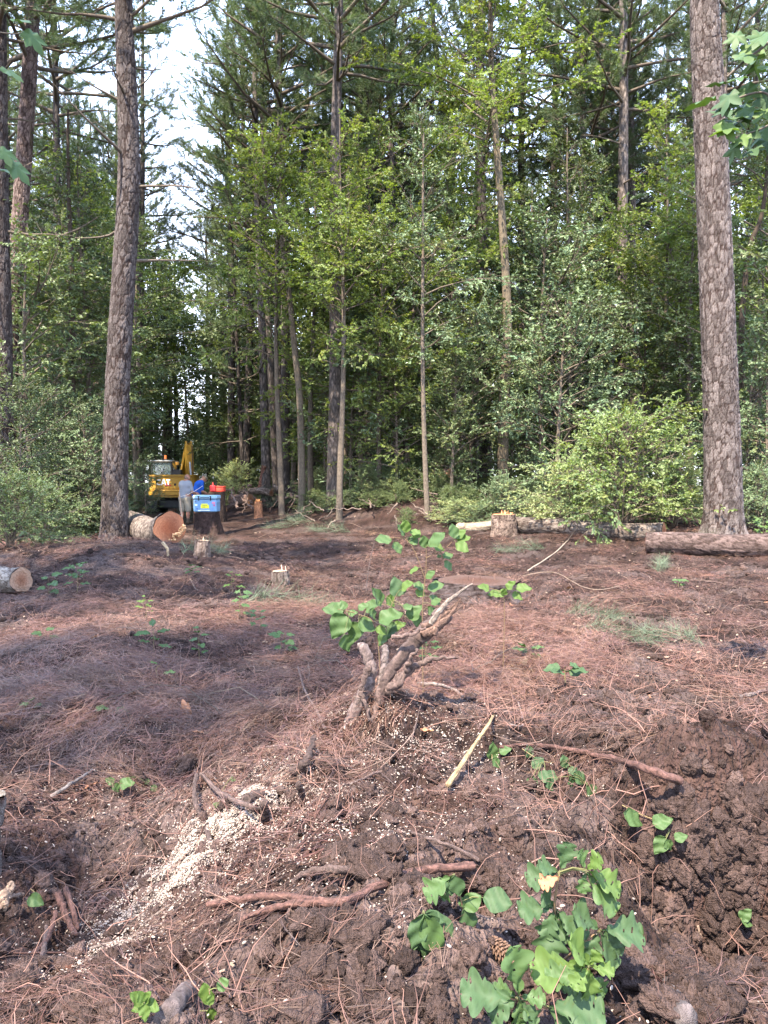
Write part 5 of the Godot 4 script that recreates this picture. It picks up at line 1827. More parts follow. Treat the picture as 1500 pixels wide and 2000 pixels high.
func build_timber() -> void:
	rng.seed = 200
	var grey := Color(0.27, 0.215, 0.19)
	var crack := Color(0.08, 0.05, 0.04)
	# the big log whose sawn end faces the clearing, with torn fibres of the hinge
	var big := make_log("thick felled pine log with a red sawn end, beside the tall straight pine", ground_line([[331, 15.4, 0.05], [300, 17.2], [268, 19.6], [236, 23.0, 0.05]], 0.33), PackedFloat32Array([0.335, 0.34, 0.33, 0.3]), 0.08, Color(0.28, 0.225, 0.185), crack * 0.8, 0.01, "", Color(0.36, 0.15, 0.08))
	for k in 26:
		var a := rf(0, 1)
		var g := Geo.new()
		var s := rf(0.05, 0.16)
		g.cbox(Transform3D(Basis.from_euler(Vector3(rf(-0.3, 0.3), rf(-0.4, 0.4), rf(-0.4, 0.4))), Vector3(0.02 + 0.3 * a, -0.27 + 0.3 * a, 0.05) + Vector3(rf(-0.05, 0.05), rf(-0.05, 0.05), 0)), Vector3(rf(0.02, 0.06), rf(0.02, 0.05), s), 0.006, Color(0.52, 0.3, 0.15) * rf(0.7, 1.2))
		part("splinter", g.mesh(), mats.plain, big)
	stick_px("wood_splinter", "pale torn splinter of wood hanging below the red sawn end", "splinter", [[318, 1060], [327, 1072], [328, 1086]], [0.12, 0.06, 0.02], 0.03, 0.015, Color(0.42, 0.33, 0.22), "root", "", 0.3)
	make_log("long felled trunk lying from the splintered stump towards the massive pine", ground_line([[996, 18.4, 0.02], [1100, 17.6, -0.02], [1200, 17.0, -0.03], [1298, 16.4]], 0.17), PackedFloat32Array([0.2, 0.2, 0.21, 0.2]), 0.07, Color(0.24, 0.195, 0.165), crack * 0.8, 0.01)
	make_log("darker log in front whose left end is nearest, running out of the right edge", ground_line([[1266, 14.9, 0.03], [1330, 14.6], [1420, 14.2], [1540, 13.8], [1700, 13.4]], 0.18), PackedFloat32Array([0.215, 0.22, 0.225, 0.22, 0.2]), 0.075, Color(0.18, 0.125, 0.11), crack * 0.7, 0.03, "", Color(0.22, 0.1, 0.08))
	make_log("pale stripped log lying behind the tan sapling's foot", ground_line([[896, 19.6], [935, 19.2], [985, 19.4]], 0.1), PackedFloat32Array([0.13, 0.13, 0.12]), 0.1, Color(0.5, 0.4, 0.29), Color(0.3, 0.22, 0.15), 0.01)
	make_log("pale barked log end at the left edge below the bank", ground_line([[38, 10.0, 0.05], [4, 10.2], [-60, 10.6]], 0.16), PackedFloat32Array([0.17, 0.18, 0.18]), 0.06, Color(0.42, 0.36, 0.3), crack * 1.5, 0.02, "", Color(0.4, 0.25, 0.17))
	make_log("short log with a pale sawn end in the brush behind the tan sapling", ground_line([[880, 23.5, 0.75], [850, 24.4, 0.65]], 0.1), PackedFloat32Array([0.17, 0.16]), 0.06, Color(0.16, 0.11, 0.09), crack, 0.01, "", Color(0.5, 0.27, 0.16))
	# the heap of logs by the crooked sapling
	var heap := [
		["shortest thick brown log at the front of the heap", [[455, 30.2, 0.16], [488, 29.5, 0.12]], 0.24, Color(0.3, 0.19, 0.15)],
		["grey log lying across the top of the heap", [[472, 31.5, 0.42], [508, 30.6, 0.3], [530, 30.2, 0.22]], 0.15, Color(0.36, 0.27, 0.22)],
		["slender log sloping right from the heap's top", [[535, 30.6, 0.5], [565, 29.8, 0.25], [598, 29.0, 0.05]], 0.09, Color(0.33, 0.25, 0.2)],
		["reddish log pointing up out of the heap", [[506, 31.2, 0.2], [512, 31.0, 0.8], [517, 30.8, 1.35]], 0.12, Color(0.36, 0.17, 0.12)],
		["brown log at the left foot of the heap", [[440, 28.3, 0.05], [470, 28.9, 0.12]], 0.11, Color(0.2, 0.13, 0.1)],
		["dark log lying low behind the heap", [[530, 32.0, 0.3], [590, 31.5, 0.15]], 0.16, Color(0.15, 0.1, 0.08)],
	]
	for q in heap:
		make_log(q[0], ground_line(q[1], 0.1), PackedFloat32Array([q[2], q[2] * 0.9]), 0.07, q[3], crack, 0.01, "", Color(0.4, 0.22, 0.13))
	rng.seed = 230
	for k in 34:
		var a := [rf(425, 610), rf(26.5, 31.5), rf(0.05, 0.7)]
		var pts := ground_line([a, [a[0] + rf(-35, 35), a[1] + rf(-1, 1), rf(0.0, 0.9)]], 0.05)
		var w := wander(pts, 8, 0.05)
		var base := w[0]
		for j in w.size(): w[j] -= base
		var g := Geo.new()
		g.tube(w, taper(rf(0.02, 0.06), 0.01, w.size()), 7, Color(0.28, 0.19, 0.15) * rf(0.6, 1.4))
		var o := part("branch", g.mesh(), mats.root, self)
		o.position = base
		tag(o, "broken brown branch lying in the heap of logs", "branch", "branches in the log heap")
	for k in 44:
		var a := [rf(580, 980), rf(20.5, 25.5), rf(0.05, 0.4)]
		var pts := ground_line([a, [a[0] + rf(-60, 60), a[1] + rf(-1.5, 1.5), rf(0.0, 0.7)]], 0.03)
		var w := wander(pts, 9, 0.03)
		var base := w[0]
		for j in w.size(): w[j] -= base
		var o := part("branch", gnarled(w, taper(rf(0.012, 0.035), 0.006, w.size()), Color(0.17, 0.125, 0.1) * rf(0.5, 1.5), 0.5), mats.root, self)
		o.position = base
		tag(o, "broken grey-brown branch in the slash along the edge of the wood", "branch", "branches in the slash")
	rng.seed = 240
	# stumps
	make_stump("sawn stump with splinters standing on its orange top, at the end of the long trunk", on_ground(985, 18.0), 0.29, 0.52, Color(0.66, 0.3, 0.15), Color(0.33, 0.24, 0.19), crack, 12, 0.06)
	make_stump("wide low stump in mid clearing with a flat reddish top, behind the upright splintered root", on_ground(930, 9.6), 0.54, 0.27, Color(0.105, 0.062, 0.048), Color(0.13, 0.1, 0.095), crack * 0.5, 5, 0.1)
	make_stump("dark rooty stump that carries the pale blue cool box", on_ground(404, 21.2), 0.34, 0.62, Color(0.35, 0.2, 0.12), Color(0.085, 0.05, 0.04), crack * 0.6, 0, 0.28)
	make_stump("taller dark stump behind the cool box that carries the red can", on_ground(424, 25.0), 0.27, 1.02, Color(0.35, 0.2, 0.12), Color(0.12, 0.08, 0.06), crack * 0.6, 0, 0.1)
	make_stump("small pale sawn stump in front of the red sawn log", on_ground(393, 12.6), 0.12, 0.27, Color(0.5, 0.36, 0.24), Color(0.27, 0.2, 0.16), crack, 2, 0.04)
	make_stump("slim sawn sapling stump behind the green pine sprig", on_ground(548, 11.2), 0.12, 0.2, Color(0.52, 0.36, 0.24), Color(0.25, 0.2, 0.17), crack, 2, 0.03)
	make_stump("orange splintered stump beside the heap of logs", on_ground(505, 25.2), 0.13, 0.55, Color(0.55, 0.26, 0.12), Color(0.4, 0.2, 0.12), Color(0.2, 0.1, 0.06), 7, 0.04)
	make_stump("grey sawn sapling stump cut off by the left edge at the front", hit(-24, 1690) + Vector3(0, 0.0, 0), 0.035, 0.24, Color(0.5, 0.38, 0.26), Color(0.2, 0.17, 0.155), crack * 1.4, 0, 0.01)
	# the torn-up small tree in the middle: broken stems, roots, splintered wood
	var at := hit(700, 1415)
	var o := thing("uprooted_stump", "torn-up small tree with broken grey stems and a splintered trunk leaning right", "uprooted tree", at)
	var d := -at.z
	var stem := func(called: String, line: Array, r0: float, r1: float, col: Color, dz: float, rough: float) -> void:
		var pts := PackedVector3Array()
		for k in line.size(): pts.append(spot(line[k][0], line[k][1], d + dz * k) - at)
		var w := wander(pts, line.size() * 5, r0 * rough)
		part(called, gnarled(w, taper(r0, r1, w.size(), 0.06), col, 0.6), mats.root, o)
	stem.call("stem", [[672, 1430], [700, 1375], [722, 1330], [722, 1295], [708, 1258]], 0.03, 0.022, Color(0.2, 0.145, 0.13), 0.02, 0.15)
	stem.call("stem", [[738, 1370], [745, 1330], [752, 1295], [752, 1262]], 0.018, 0.014, Color(0.17, 0.13, 0.12), 0.05, 0.15)
	stem.call("trunk", [[742, 1360], [762, 1310], [800, 1265], [838, 1228], [866, 1200]], 0.02, 0.042, Color(0.13, 0.088, 0.076), 0.02, 0.15)
	for k in 9:
		var q := [[835 + rf(-16, 16), 1232 + rf(-12, 12)], [868 + rf(-8, 10), 1202 + rf(-8, 8)], [890 + rf(-10, 16), 1180 + rf(-12, 12)]]
		stem.call("torn_wood", q, 0.016, 0.002, Color(0.2, 0.12, 0.09) * rf(0.6, 1.4), 0.01, 0.1)
	stem.call("torn_wood", [[840, 1220], [866, 1184], [893, 1160], [924, 1140]], 0.014, 0.003, Color(0.28, 0.22, 0.18), 0.01, 0.1)
	for q in [[[668, 1430], [640, 1490], [600, 1530]], [[700, 1420], [706, 1450], [690, 1480]], [[735, 1385], [700, 1440], [672, 1490]], [[745, 1350], [735, 1390], [728, 1420]], [[690, 1440], [650, 1455], [610, 1475]], [[770, 1330], [812, 1300], [850, 1288], [895, 1282]], [[766, 1245], [800, 1240], [830, 1225]], [[755, 1350], [790, 1320], [800, 1290], [815, 1270]], [[720, 1300], [705, 1345], [716, 1385], [728, 1412]]]:
		stem.call("root", q, rf(0.01, 0.02), 0.004, Color(0.15, 0.1, 0.085) * rf(0.8, 1.5), -0.03, 0.5)


func build_crew_things() -> void:
	rng.seed = 260
	var top := on_ground(404, 21.2)
	build_cool_box(top + Vector3(0, 0.635, 0))
	var t2 := on_ground(424, 25.0)
	build_fuel_can(t2 + Vector3(-0.13, 1.03, 0.05))
	build_tool_case(t2 + Vector3(0.12, 1.03, 0.02))
	var jug := thing("white_jug", "white plastic jug on the ground left of the man in grey", "jug", on_ground(348, 24.6))
	var white := mat("white_plastic", Color(0.75, 0.75, 0.74), 0.5, 0.4)
	box_part("jug_body", jug, white, Vector3(0, 0.16, 0), Vector3(0.2, 0.3, 0.16), 0.05)
	rod_part("neck", jug, white, Vector3(0, 0.3, 0), Vector3(0, 0.37, 0), 0.03)
	box_part("handle", jug, white, Vector3(0.1, 0.27, 0), Vector3(0.03, 0.14, 0.03), 0.01, Basis(Vector3.BACK, 0.5))
	var pole := thing("measuring_pole", "thin tan pole standing in front of the man in grey", "pole", on_ground(357, 24.0))
	rod_part("shaft", pole, mat("tan_wood", Color(0.5, 0.33, 0.22), 0.7, 0.3), Vector3(0, 0, 0), spot(350, 962, 25.0) - pole.position, 0.018)
	var cord := Geo.new()
	var a := spot(351, 970, 25.1)
	var b := spot(396, 949, 26.0)
	cord.tube(PackedVector3Array([Vector3.ZERO, (b - a) * 0.3 + Vector3(0, -0.06, 0), (b - a) * 0.65 + Vector3(0, -0.05, 0), b - a]), PackedFloat32Array([0.009, 0.009, 0.009, 0.009]), 6, Color(0.7, 0.62, 0.55))
	var o := part("measuring_tape", cord.mesh(), mats.plain, self)
	o.position = a
	tag(o, "pale measuring line stretched between the two men", "measuring line")


func build_front() -> void:
	rng.seed = 500
	# sticks and roots that can be followed one by one
	var red := Color(0.165, 0.085, 0.068)
	var brown := Color(0.12, 0.08, 0.068)
	stick_px("root", "long reddish root lying across the front with a fork near its left end", "root", [[405, 1768], [480, 1754], [560, 1752], [660, 1764], [720, 1738], [790, 1708], [860, 1696], [925, 1690]], [0.02, 0.03, 0.035, 0.03, 0.035, 0.04, 0.035, 0.02], 0.009, 0.012, red * 0.95, "root", "", 0.7)
	stick_px("root", "thin red side root under the long reddish root", "root", [[470, 1796], [530, 1775], [600, 1764], [650, 1766]], [0.01, 0.02, 0.025, 0.025], 0.006, 0.012, red)
	stick_px("root", "reddish root with a split end right of the pale split stick", "root", [[1155, 1474], [1200, 1482], [1260, 1500], [1330, 1526]], [0.03, 0.04, 0.04, 0.02], 0.009, 0.013, red * 0.95, "root", "", 0.7)
	stick_px("root", "thin brown root leading left from the reddish split root", "root", [[975, 1459], [1040, 1455], [1100, 1462], [1160, 1474]], [0.02, 0.03, 0.03, 0.03], 0.006, 0.009, red * 0.9)
	stick_px("stick", "pale freshly split stick with an orange middle, lying in front of the brown mound", "stick", [[970, 1382], [958, 1408], [930, 1450], [905, 1488], [874, 1534]], [0.06, 0.05, 0.05, 0.05, 0.03], 0.005, 0.0095, Color(0.46, 0.32, 0.17), "root", "", 0.3)
	stick_px("stick", "dark crooked twig standing in the pale wood chips", "stick", [[384, 1512], [380, 1560], [398, 1605], [424, 1676]], [0.14, 0.10, 0.06, 0.0], 0.008, 0.01, brown)
	stick_px("stick", "brown twig running right from the crooked twig's top", "stick", [[392, 1512], [430, 1548], [480, 1572], [508, 1584]], [0.12, 0.08, 0.06, 0.04], 0.008, 0.009, brown * 1.2)
	stick_px("stick", "short broken upright root knob right of the crooked twig", "root", [[516, 1610], [518, 1580], [514, 1566]], [0.0, 0.05, 0.09], 0.016, 0.012, brown)
	stick_px("stick", "second short broken root knob, nearer the torn-up tree", "root", [[595, 1580], [588, 1550], [582, 1532]], [0.0, 0.04, 0.08], 0.013, 0.009, brown * 0.8)
	stick_px("root", "dark thick root above the pale chips", "root", [[480, 1560], [530, 1545], [560, 1545]], [0.02, 0.04, 0.02], 0.018, 0.014, brown * 0.8)
	stick_px("root", "dark forked root below the torn-up tree", "root", [[575, 1510], [600, 1480], [615, 1440]], [0.02, 0.04, 0.05], 0.018, 0.01, brown * 0.7)
	stick_px("stick", "thin twig arching over the earth right of the long reddish root", "stick", [[800, 1625], [850, 1642], [895, 1660], [935, 1680]], [0.02, 0.04, 0.04, 0.02], 0.004, 0.006, brown * 1.3)
	stick_px("root", "short thick root above the long reddish root", "root", [[572, 1724], [600, 1704], [650, 1698], [690, 1700]], [0.0, 0.03, 0.03, 0.01], 0.007, 0.012, brown)
	stick_px("stick", "straight grey twig at the left edge above the leaf pair", "stick", [[100, 1556], [140, 1530], [182, 1504]], [0.02, 0.04, 0.05], 0.008, 0.006, Color(0.2, 0.17, 0.16))
	stick_px("stick", "bent twig near the left edge, above the grey straight one", "stick", [[15, 1515], [60, 1498], [110, 1493], [178, 1499]], [0.03, 0.05, 0.05, 0.03], 0.004, 0.004, brown * 1.5)
	stick_px("bark_strip", "torn strip of brown bark standing near the lower left", "bark", [[112, 1745], [128, 1785], [148, 1830]], [0.06, 0.04, 0.0], 0.012, 0.008, red * 0.8, "root", "", 0.6)
	stick_px("bark_strip", "second torn strip of bark right beside the first", "bark", [[128, 1735], [142, 1775], [152, 1815]], [0.07, 0.05, 0.01], 0.009, 0.007, red * 0.9, "root", "", 0.6)
	stick_px("stick", "reddish stick lying from the lower left towards the bark strips", "stick", [[20, 1908], [60, 1870], [92, 1835], [108, 1780]], [0.01, 0.03, 0.04, 0.04], 0.01, 0.007, red * 0.9)
	stick_px("stick", "second stick beside the reddish one at the lower left", "stick", [[72, 1910], [85, 1860], [90, 1810]], [0.01, 0.03, 0.04], 0.009, 0.006, brown * 1.2)
	stick_px("wood_chunk", "pale broken wood chunk at the left edge", "wood chunk", [[0, 1772], [8, 1748], [22, 1728]], [0.02, 0.03, 0.03], 0.02, 0.01, Color(0.42, 0.28, 0.19))
	stick_px("root", "pale bent root at the left edge below the broken chunk", "root", [[0, 1776], [15, 1754], [44, 1748]], [0.02, 0.03, 0.01], 0.008, 0.006, Color(0.33, 0.22, 0.16))
	stick_px("root", "thick grey root end at the bottom edge by the five-leaved seedling", "root", [[310, 2010], [340, 1965], [372, 1930]], [0.03, 0.03, 0.0], 0.022, 0.018, Color(0.13, 0.098, 0.092), "root", "", 0.4)
	stick_px("wood_chunk", "curled brown piece of bark at the lower left", "bark", [[98, 1884], [118, 1880], [136, 1886]], [0.01, 0.02, 0.01], 0.012, 0.012, Color(0.2, 0.09, 0.06))
	stick_px("wood_chunk", "grey weathered wood chunk at the bottom right of the oak seedling", "wood chunk", [[1335, 1990], [1318, 1955], [1305, 1925]], [0.01, 0.02, 0.02], 0.028, 0.016, Color(0.13, 0.105, 0.1), "root", "", 0.6)
	stick_px("stick", "long thin twig lying across the clearing right of the wide low stump", "stick", [[1020, 1125], [1080, 1118], [1150, 1150], [1210, 1145]], [0.05, 0.1, 0.08, 0.05], 0.008, 0.005, Color(0.28, 0.2, 0.15))
	stick_px("stick", "pale thin stick rising right in front of the long trunk", "stick", [[1030, 1115], [1080, 1082], [1115, 1048], [1134, 1010]], [0.02, 0.15, 0.3, 0.5], 0.012, 0.006, Color(0.36, 0.29, 0.22))
	stick_px("stick", "grey stick running in from the right edge, mid height", "stick", [[1440, 1362], [1470, 1355], [1515, 1342]], [0.02, 0.03, 0.03], 0.011, 0.011, Color(0.27, 0.21, 0.19))
	stick_px("root", "red root lying on the trampled earth at the right", "root", [[1310, 1252], [1350, 1243], [1400, 1244]], [0.01, 0.02, 0.01], 0.014, 0.01, red * 1.2)
	stick_px("root", "long thin root trailing over the trampled earth at the right", "root", [[1270, 1290], [1360, 1312], [1440, 1325], [1510, 1338]], [0.01, 0.02, 0.02, 0.01], 0.009, 0.006, red)
	stick_px("stick", "thin brown twig left of the torn-up tree", "stick", [[582, 1302], [596, 1350], [620, 1390], [634, 1422]], [0.12, 0.1, 0.06, 0.02], 0.006, 0.006, brown * 1.6)
	stick_px("stick", "dark upright twig in front of the wide low stump's left", "stick", [[715, 1158], [720, 1110], [731, 1058]], [0.0, 0.2, 0.42], 0.008, 0.006, brown * 0.7)
	stick_px("stick", "curved grey stick right of the torn-up tree", "stick", [[815, 1335], [850, 1336], [885, 1346], [905, 1360]], [0.05, 0.06, 0.04, 0.01], 0.012, 0.008, Color(0.26, 0.2, 0.17))
	stick_px("stick", "forked pale twig right of the pale split stick's tip", "stick", [[1012, 1372], [1020, 1400], [1018, 1418], [975, 1408]], [0.03, 0.03, 0.02, 0.02], 0.004, 0.003, Color(0.32, 0.24, 0.21))
	rng.seed = 520
	for k in 60:
		var p := spread_point(1.6, 14.0, 0.8)
		var a := rf(0, TAU)
		var len := rf(0.15, 0.5) * (1.0 + 0.06 * -p.y)
		var pts := PackedVector3Array()
		for j in 4:
			var x := p.x + cos(a) * len * j / 3.0
			var z := p.y + sin(a) * len * j / 3.0
			pts.append(Vector3(x, gh(x, z) + relief(x, z) * 0.5 + rf(0.008, 0.03), z))
		var w := wander(pts, 9, 0.008)
		var base := w[0]
		for j in w.size(): w[j] -= base
		var g := Geo.new()
		var r := rf(0.0025, 0.006) * (1.0 + 0.05 * -p.y)
		g.tube(w, taper(r, r * 0.6, w.size()), 6, [brown * 1.3, red, Color(0.25, 0.19, 0.16)][k % 3] * rf(0.7, 1.3))
		var o := part("twig", g.mesh(), mats.root, self)
		o.position = base
		tag(o, "small brown twig lying on the churned earth", "twig", "twigs strewn over the earth")
	rng.seed = 540
	for k in 46:
		var h := hit(rf(640, 1060), rf(1150, 1370)) if k < 34 else hit(rf(300, 640), rf(1200, 1420))
		var a := rf(0, TAU)
		var len := rf(0.25, 0.7)
		var pts := PackedVector3Array([Vector3.ZERO, Vector3(cos(a) * 0.4, rf(0.1, 0.45), sin(a) * 0.4) * len, Vector3(cos(a), rf(-0.05, 0.3), sin(a)) * len])
		var g := Geo.new()
		g.tube(wander(pts, 9, 0.015), taper(rf(0.002, 0.0045), 0.0012, 10), 5, [brown * 1.2, red * 0.8, Color(0.2, 0.16, 0.13)][k % 3] * rf(0.7, 1.3))
		var o := part("twig", g.mesh(), mats.root, self)
		o.position = h - Vector3(0, 0.02, 0)
		tag(o, "thin bare twig arching out of the earth near the torn-up tree", "twig", "thin twigs round the torn-up tree")
	build_plants()


func rosette(o: Node3D, kind: String, m: String, c: Array, tips: Array, d: float, tilt := 0.02, wide := 1.0) -> void:
	for t in tips: leaf_px(o, kind, m, [c[0] + (t[0] - c[0]) * 0.06, c[1] + (t[1] - c[1]) * 0.06], t, d + rf(-0.02, 0.02), tilt * rf(-0.5, 1.5), wide)


func build_plants() -> void:
	rng.seed = 600
	var o: Node3D
	var twig := Color(0.13, 0.09, 0.05)
	var foot := hit(1085, 1905)
	var d := -foot.z - 0.08
	o = thing("oak_seedling", "oak seedling with large lobed dark leaves at the front right", "plant", foot)
	stem_line(o, [foot, spot(1083, 1773, d), spot(1093, 1703, d - 0.01)], 0.004, twig)
	stem_line(o, [foot + Vector3(0.0, 0.02, 0), spot(1130, 1850, d), spot(1170, 1817, d)], 0.003, twig)
	rosette(o, "oak", "leaf_deep", [1093, 1703], [[1113, 1645], [1028, 1717], [1050, 1690]], d)
	rosette(o, "oak", "leaf_near", [1142, 1700], [[1132, 1660], [1198, 1782], [1138, 1745]], d)
	rosette(o, "oak", "leaf_lime", [1145, 1700], [[1215, 1738], [1176, 1674]], d)
	rosette(o, "oak", "leaf_deep", [1083, 1773], [[1010, 1778], [1066, 1832], [1142, 1838], [1056, 1745], [1072, 1866], [1100, 1842]], d)
	rosette(o, "oak", "leaf_deep", [1170, 1817], [[1260, 1822], [1200, 1892], [1125, 1778], [1218, 1853], [1150, 1880]], d)
	leaf_px(o, "oak", "leaf_dry", [1093, 1712], [1055, 1730], d - 0.02)
	foot = hit(1128, 1990)
	d = -foot.z - 0.1
	o = thing("oak_seedling", "smaller yellowish oak seedling with chewed curled leaves, below the dark one", "plant", foot)
	stem_line(o, [foot, spot(1140, 1940, d), spot(1150, 1887, d)], 0.003, twig)
	rosette(o, "oak", "leaf_lime", [1150, 1887], [[1172, 1858], [1122, 1838], [1040, 1898], [1199, 1900], [1150, 1950], [1120, 1930]], d, 0.03, 0.85)
	rosette(o, "oak", "leaf_near", [1145, 1900], [[1128, 1968], [1185, 1944], [1065, 1910], [1095, 1930]], d, 0.0, 0.85)
	foot = hit(1020, 1999)
	d = -foot.z - 0.08
	o = thing("oak_seedling", "oak seedling with broad wavy leaves cut by the bottom edge", "plant", foot)
	stem_line(o, [foot, spot(1013, 1947, d)], 0.004, twig)
	rosette(o, "oak", "leaf_near", [1013, 1947], [[1006, 1855], [962, 1928], [1065, 1950], [1018, 2006]], d, 0.02, 0.9)
	rosette(o, "oak", "leaf_deep", [1013, 1950], [[898, 1940], [1045, 2000], [955, 1990]], d, 0.0, 0.9)
	rosette(o, "oak", "leaf_deep", [1065, 1965], [[1180, 1982], [1120, 2010]], d, 0.0, 1.1)
	foot = hit(840, 1800)
	d = -foot.z - 0.05
	o = thing("wilted_plant", "wilted sapling with drooping narrow leaves below the long root's right end", "plant", foot)
	stem_line(o, [foot, spot(827, 1778, d)], 0.003, twig)
	rosette(o, "lance", "leaf_deep", [827, 1780], [[806, 1855], [833, 1875], [878, 1882], [852, 1895], [895, 1848], [870, 1802]], d, 0.0, 1.2)
	rosette(o, "lance", "leaf_near", [827, 1780], [[815, 1850], [860, 1870]], d - 0.02, 0.0, 1.2)
	foot = hit(905, 1790)
	d = -foot.z - 0.05
	o = thing("oak_sprig", "leafy oak sprig directly under the right end of the long root", "plant", foot)
	stem_line(o, [foot, spot(903, 1770, d), spot(887, 1707, d)], 0.003, twig)
	rosette(o, "oak", "leaf_near", [887, 1707], [[832, 1752], [858, 1754]], d, 0.0, 1.0)
	rosette(o, "lance", "leaf_deep", [887, 1707], [[897, 1750], [880, 1748]], d, 0.0, 1.9)
	leaf_px(o, "lance", "leaf_near", [905, 1775], [940, 1748], d, 0.0, 1.9)
	leaf_px(o, "lance", "leaf_deep", [905, 1775], [924, 1825], d, 0.0, 1.6)
	leaf_px(o, "lance", "leaf_near", [900, 1752], [905, 1772], d, 0.0, 2.0)
	leaf_px(o, "lance", "leaf_deep", [943, 1753], [1001, 1764], d, 0.02, 2.0)
	# seedlings at the bottom edge
	foot = hit(285, 1985)
	d = -foot.z - 0.05
	o = thing("seedling", "five-leaved bright seedling at the bottom edge, left", "plant", foot)
	stem_line(o, [foot, spot(282, 1962, d)], 0.002, twig)
	rosette(o, "round", "leaf_lime", [282, 1958], [[252, 1940], [258, 1975], [284, 1996], [312, 1975], [296, 1936], [268, 1936]], d, 0.01, 0.9)
	foot = hit(412, 1990)
	d = -foot.z - 0.05
	o = thing("seedling", "upright seedling with pointed leaves beside the thick grey root end", "plant", foot)
	stem_line(o, [foot, spot(412, 1960, d), spot(408, 1930, d)], 0.002, twig)
	rosette(o, "lance", "leaf_lime", [410, 1965], [[398, 1918], [418, 1996], [412, 1940]], d, 0.0, 1.6)
	leaf_px(o, "lance", "leaf_near", [424, 1930], [448, 1914], d, 0.0, 2.0)
	leaf_px(o, "lance", "leaf_near", [350, 1990], [365, 1975], d, 0.0, 2.0)
	# creepers on the bare earth
	var vines := [
		["creeper with paired glossy leaves over the bare earth, right of the pale split stick", [[1020, 1475], [1060, 1500], [1110, 1505], [1150, 1550]], [[1035, 1480, 1030, 1455], [1040, 1500, 1062, 1480], [1042, 1515, 1036, 1540], [1050, 1515, 1080, 1520], [1065, 1510, 1090, 1522], [1068, 1520, 1078, 1545], [1105, 1500, 1100, 1475], [1110, 1510, 1128, 1500], [1112, 1515, 1120, 1540], [1120, 1510, 1145, 1530], [1145, 1535, 1168, 1560]], "leaf_deep"],
		["creeper with bright heart leaves at the right, under the crumbling lip of earth", [[1215, 1588], [1255, 1608], [1300, 1625], [1320, 1638]], [[1218, 1588, 1258, 1612], [1275, 1610, 1315, 1600], [1300, 1635, 1278, 1668], [1318, 1640, 1344, 1630], [1300, 1640, 1312, 1662]], "leaf_near"],
		["single upright leaf pair left of the paired creeper", [[962, 1500], [960, 1480]], [[960, 1482, 962, 1448], [962, 1482, 978, 1500], [975, 1470, 1000, 1462]], "leaf_near"],
		["lone leaf on a stalk in the hollow at the right edge", [[1430, 1810], [1446, 1795]], [[1446, 1795, 1468, 1775], [1448, 1798, 1470, 1808]], "leaf_near"],
		["pair of pale round leaves at the left, above the bark strips", [[225, 1545], [245, 1530]], [[222, 1530, 205, 1520], [232, 1533, 265, 1530], [222, 1530, 232, 1548], [290, 1530, 280, 1520], [295, 1535, 308, 1548]], "leaf_near"],
		["pale heart leaf lying beside the broken chunk at the left edge", [[60, 1750], [72, 1760]], [[56, 1752, 86, 1768]], "leaf_near"],
		["small leaves by the dark forked root", [[440, 1580], [430, 1572]], [[428, 1575, 415, 1568], [442, 1580, 450, 1570], [450, 1520, 462, 1526]], "leaf_near"],
	]
	for v in vines:
		var at := hit(v[1][0][0], v[1][0][1])
		o = thing("creeper", v[0], "plant", at)
		var pts := []
		for p in v[1]: pts.append(hit(p[0], p[1]) + Vector3(0, 0.025, 0))
		if pts.size() > 1: stem_line(o, pts, 0.002, Color(0.16, 0.12, 0.06))
		for q in v[2]:
			var b := hit((q[0] + q[2]) * 0.5, (q[1] + q[3]) * 0.5)
			leaf_px(o, "lance" if v[3] == "leaf_deep" else "round", v[3], [q[0], q[1]], [q[2], q[3]], -b.z - 0.05, 0.0, 2.0 if v[3] == "leaf_deep" else 0.95)
	# the broad-leaved shoot in the middle
	foot = hit(745, 1290)
	d = 3.9
	foot = on_ground(745, d)
	o = thing("broad_leaved_shoot", "cluster of broad round green leaves growing behind the torn-up tree's stems", "plant", foot)
	stem_line(o, [foot, spot(735, 1230, d), spot(700, 1200, d), spot(660, 1190, d)], 0.003, twig)
	stem_line(o, [foot, spot(755, 1220, d), spot(775, 1160, d)], 0.003, twig)
	for q in [[672, 1195, 628, 1190], [675, 1190, 665, 1172], [675, 1200, 648, 1248], [680, 1200, 700, 1196], [700, 1215, 690, 1255], [700, 1215, 734, 1232], [672, 1240, 680, 1272], [722, 1190, 735, 1210], [715, 1192, 745, 1175], [745, 1180, 726, 1148], [755, 1165, 770, 1185], [740, 1212, 790, 1200], [780, 1165, 768, 1125], [785, 1150, 808, 1138], [770, 1215, 756, 1250], [765, 1230, 792, 1215], [790, 1190, 806, 1180], [812, 1200, 815, 1225], [800, 1210, 822, 1180], [755, 1235, 740, 1262], [735, 1225, 755, 1240], [700, 1190, 722, 1180]]:
		leaf_px(o, "round", ["leaf_near", "leaf_deep", "leaf_near", "leaf_lime"][rng.randi() % 4], [q[0], q[1]], [q[2], q[3]], d + rf(-0.08, 0.08), rf(-0.03, 0.05), rf(0.95, 1.15))
	d = 4.4
	foot = on_ground(828, d)
	o = thing("leafy_sprout", "tall thin sprout with pointed bright leaves in front of the clearing's middle", "plant", foot)
	stem_line(o, [foot, spot(825, 1200, d), spot(832, 1110, d), spot(832, 1060, d)], 0.003, twig)
	stem_line(o, [spot(830, 1130, d), spot(800, 1060, d), spot(760, 1050, d)], 0.0025, twig)
	stem_line(o, [spot(832, 1090, d), spot(870, 1070, d), spot(888, 1052, d)], 0.0025, twig)
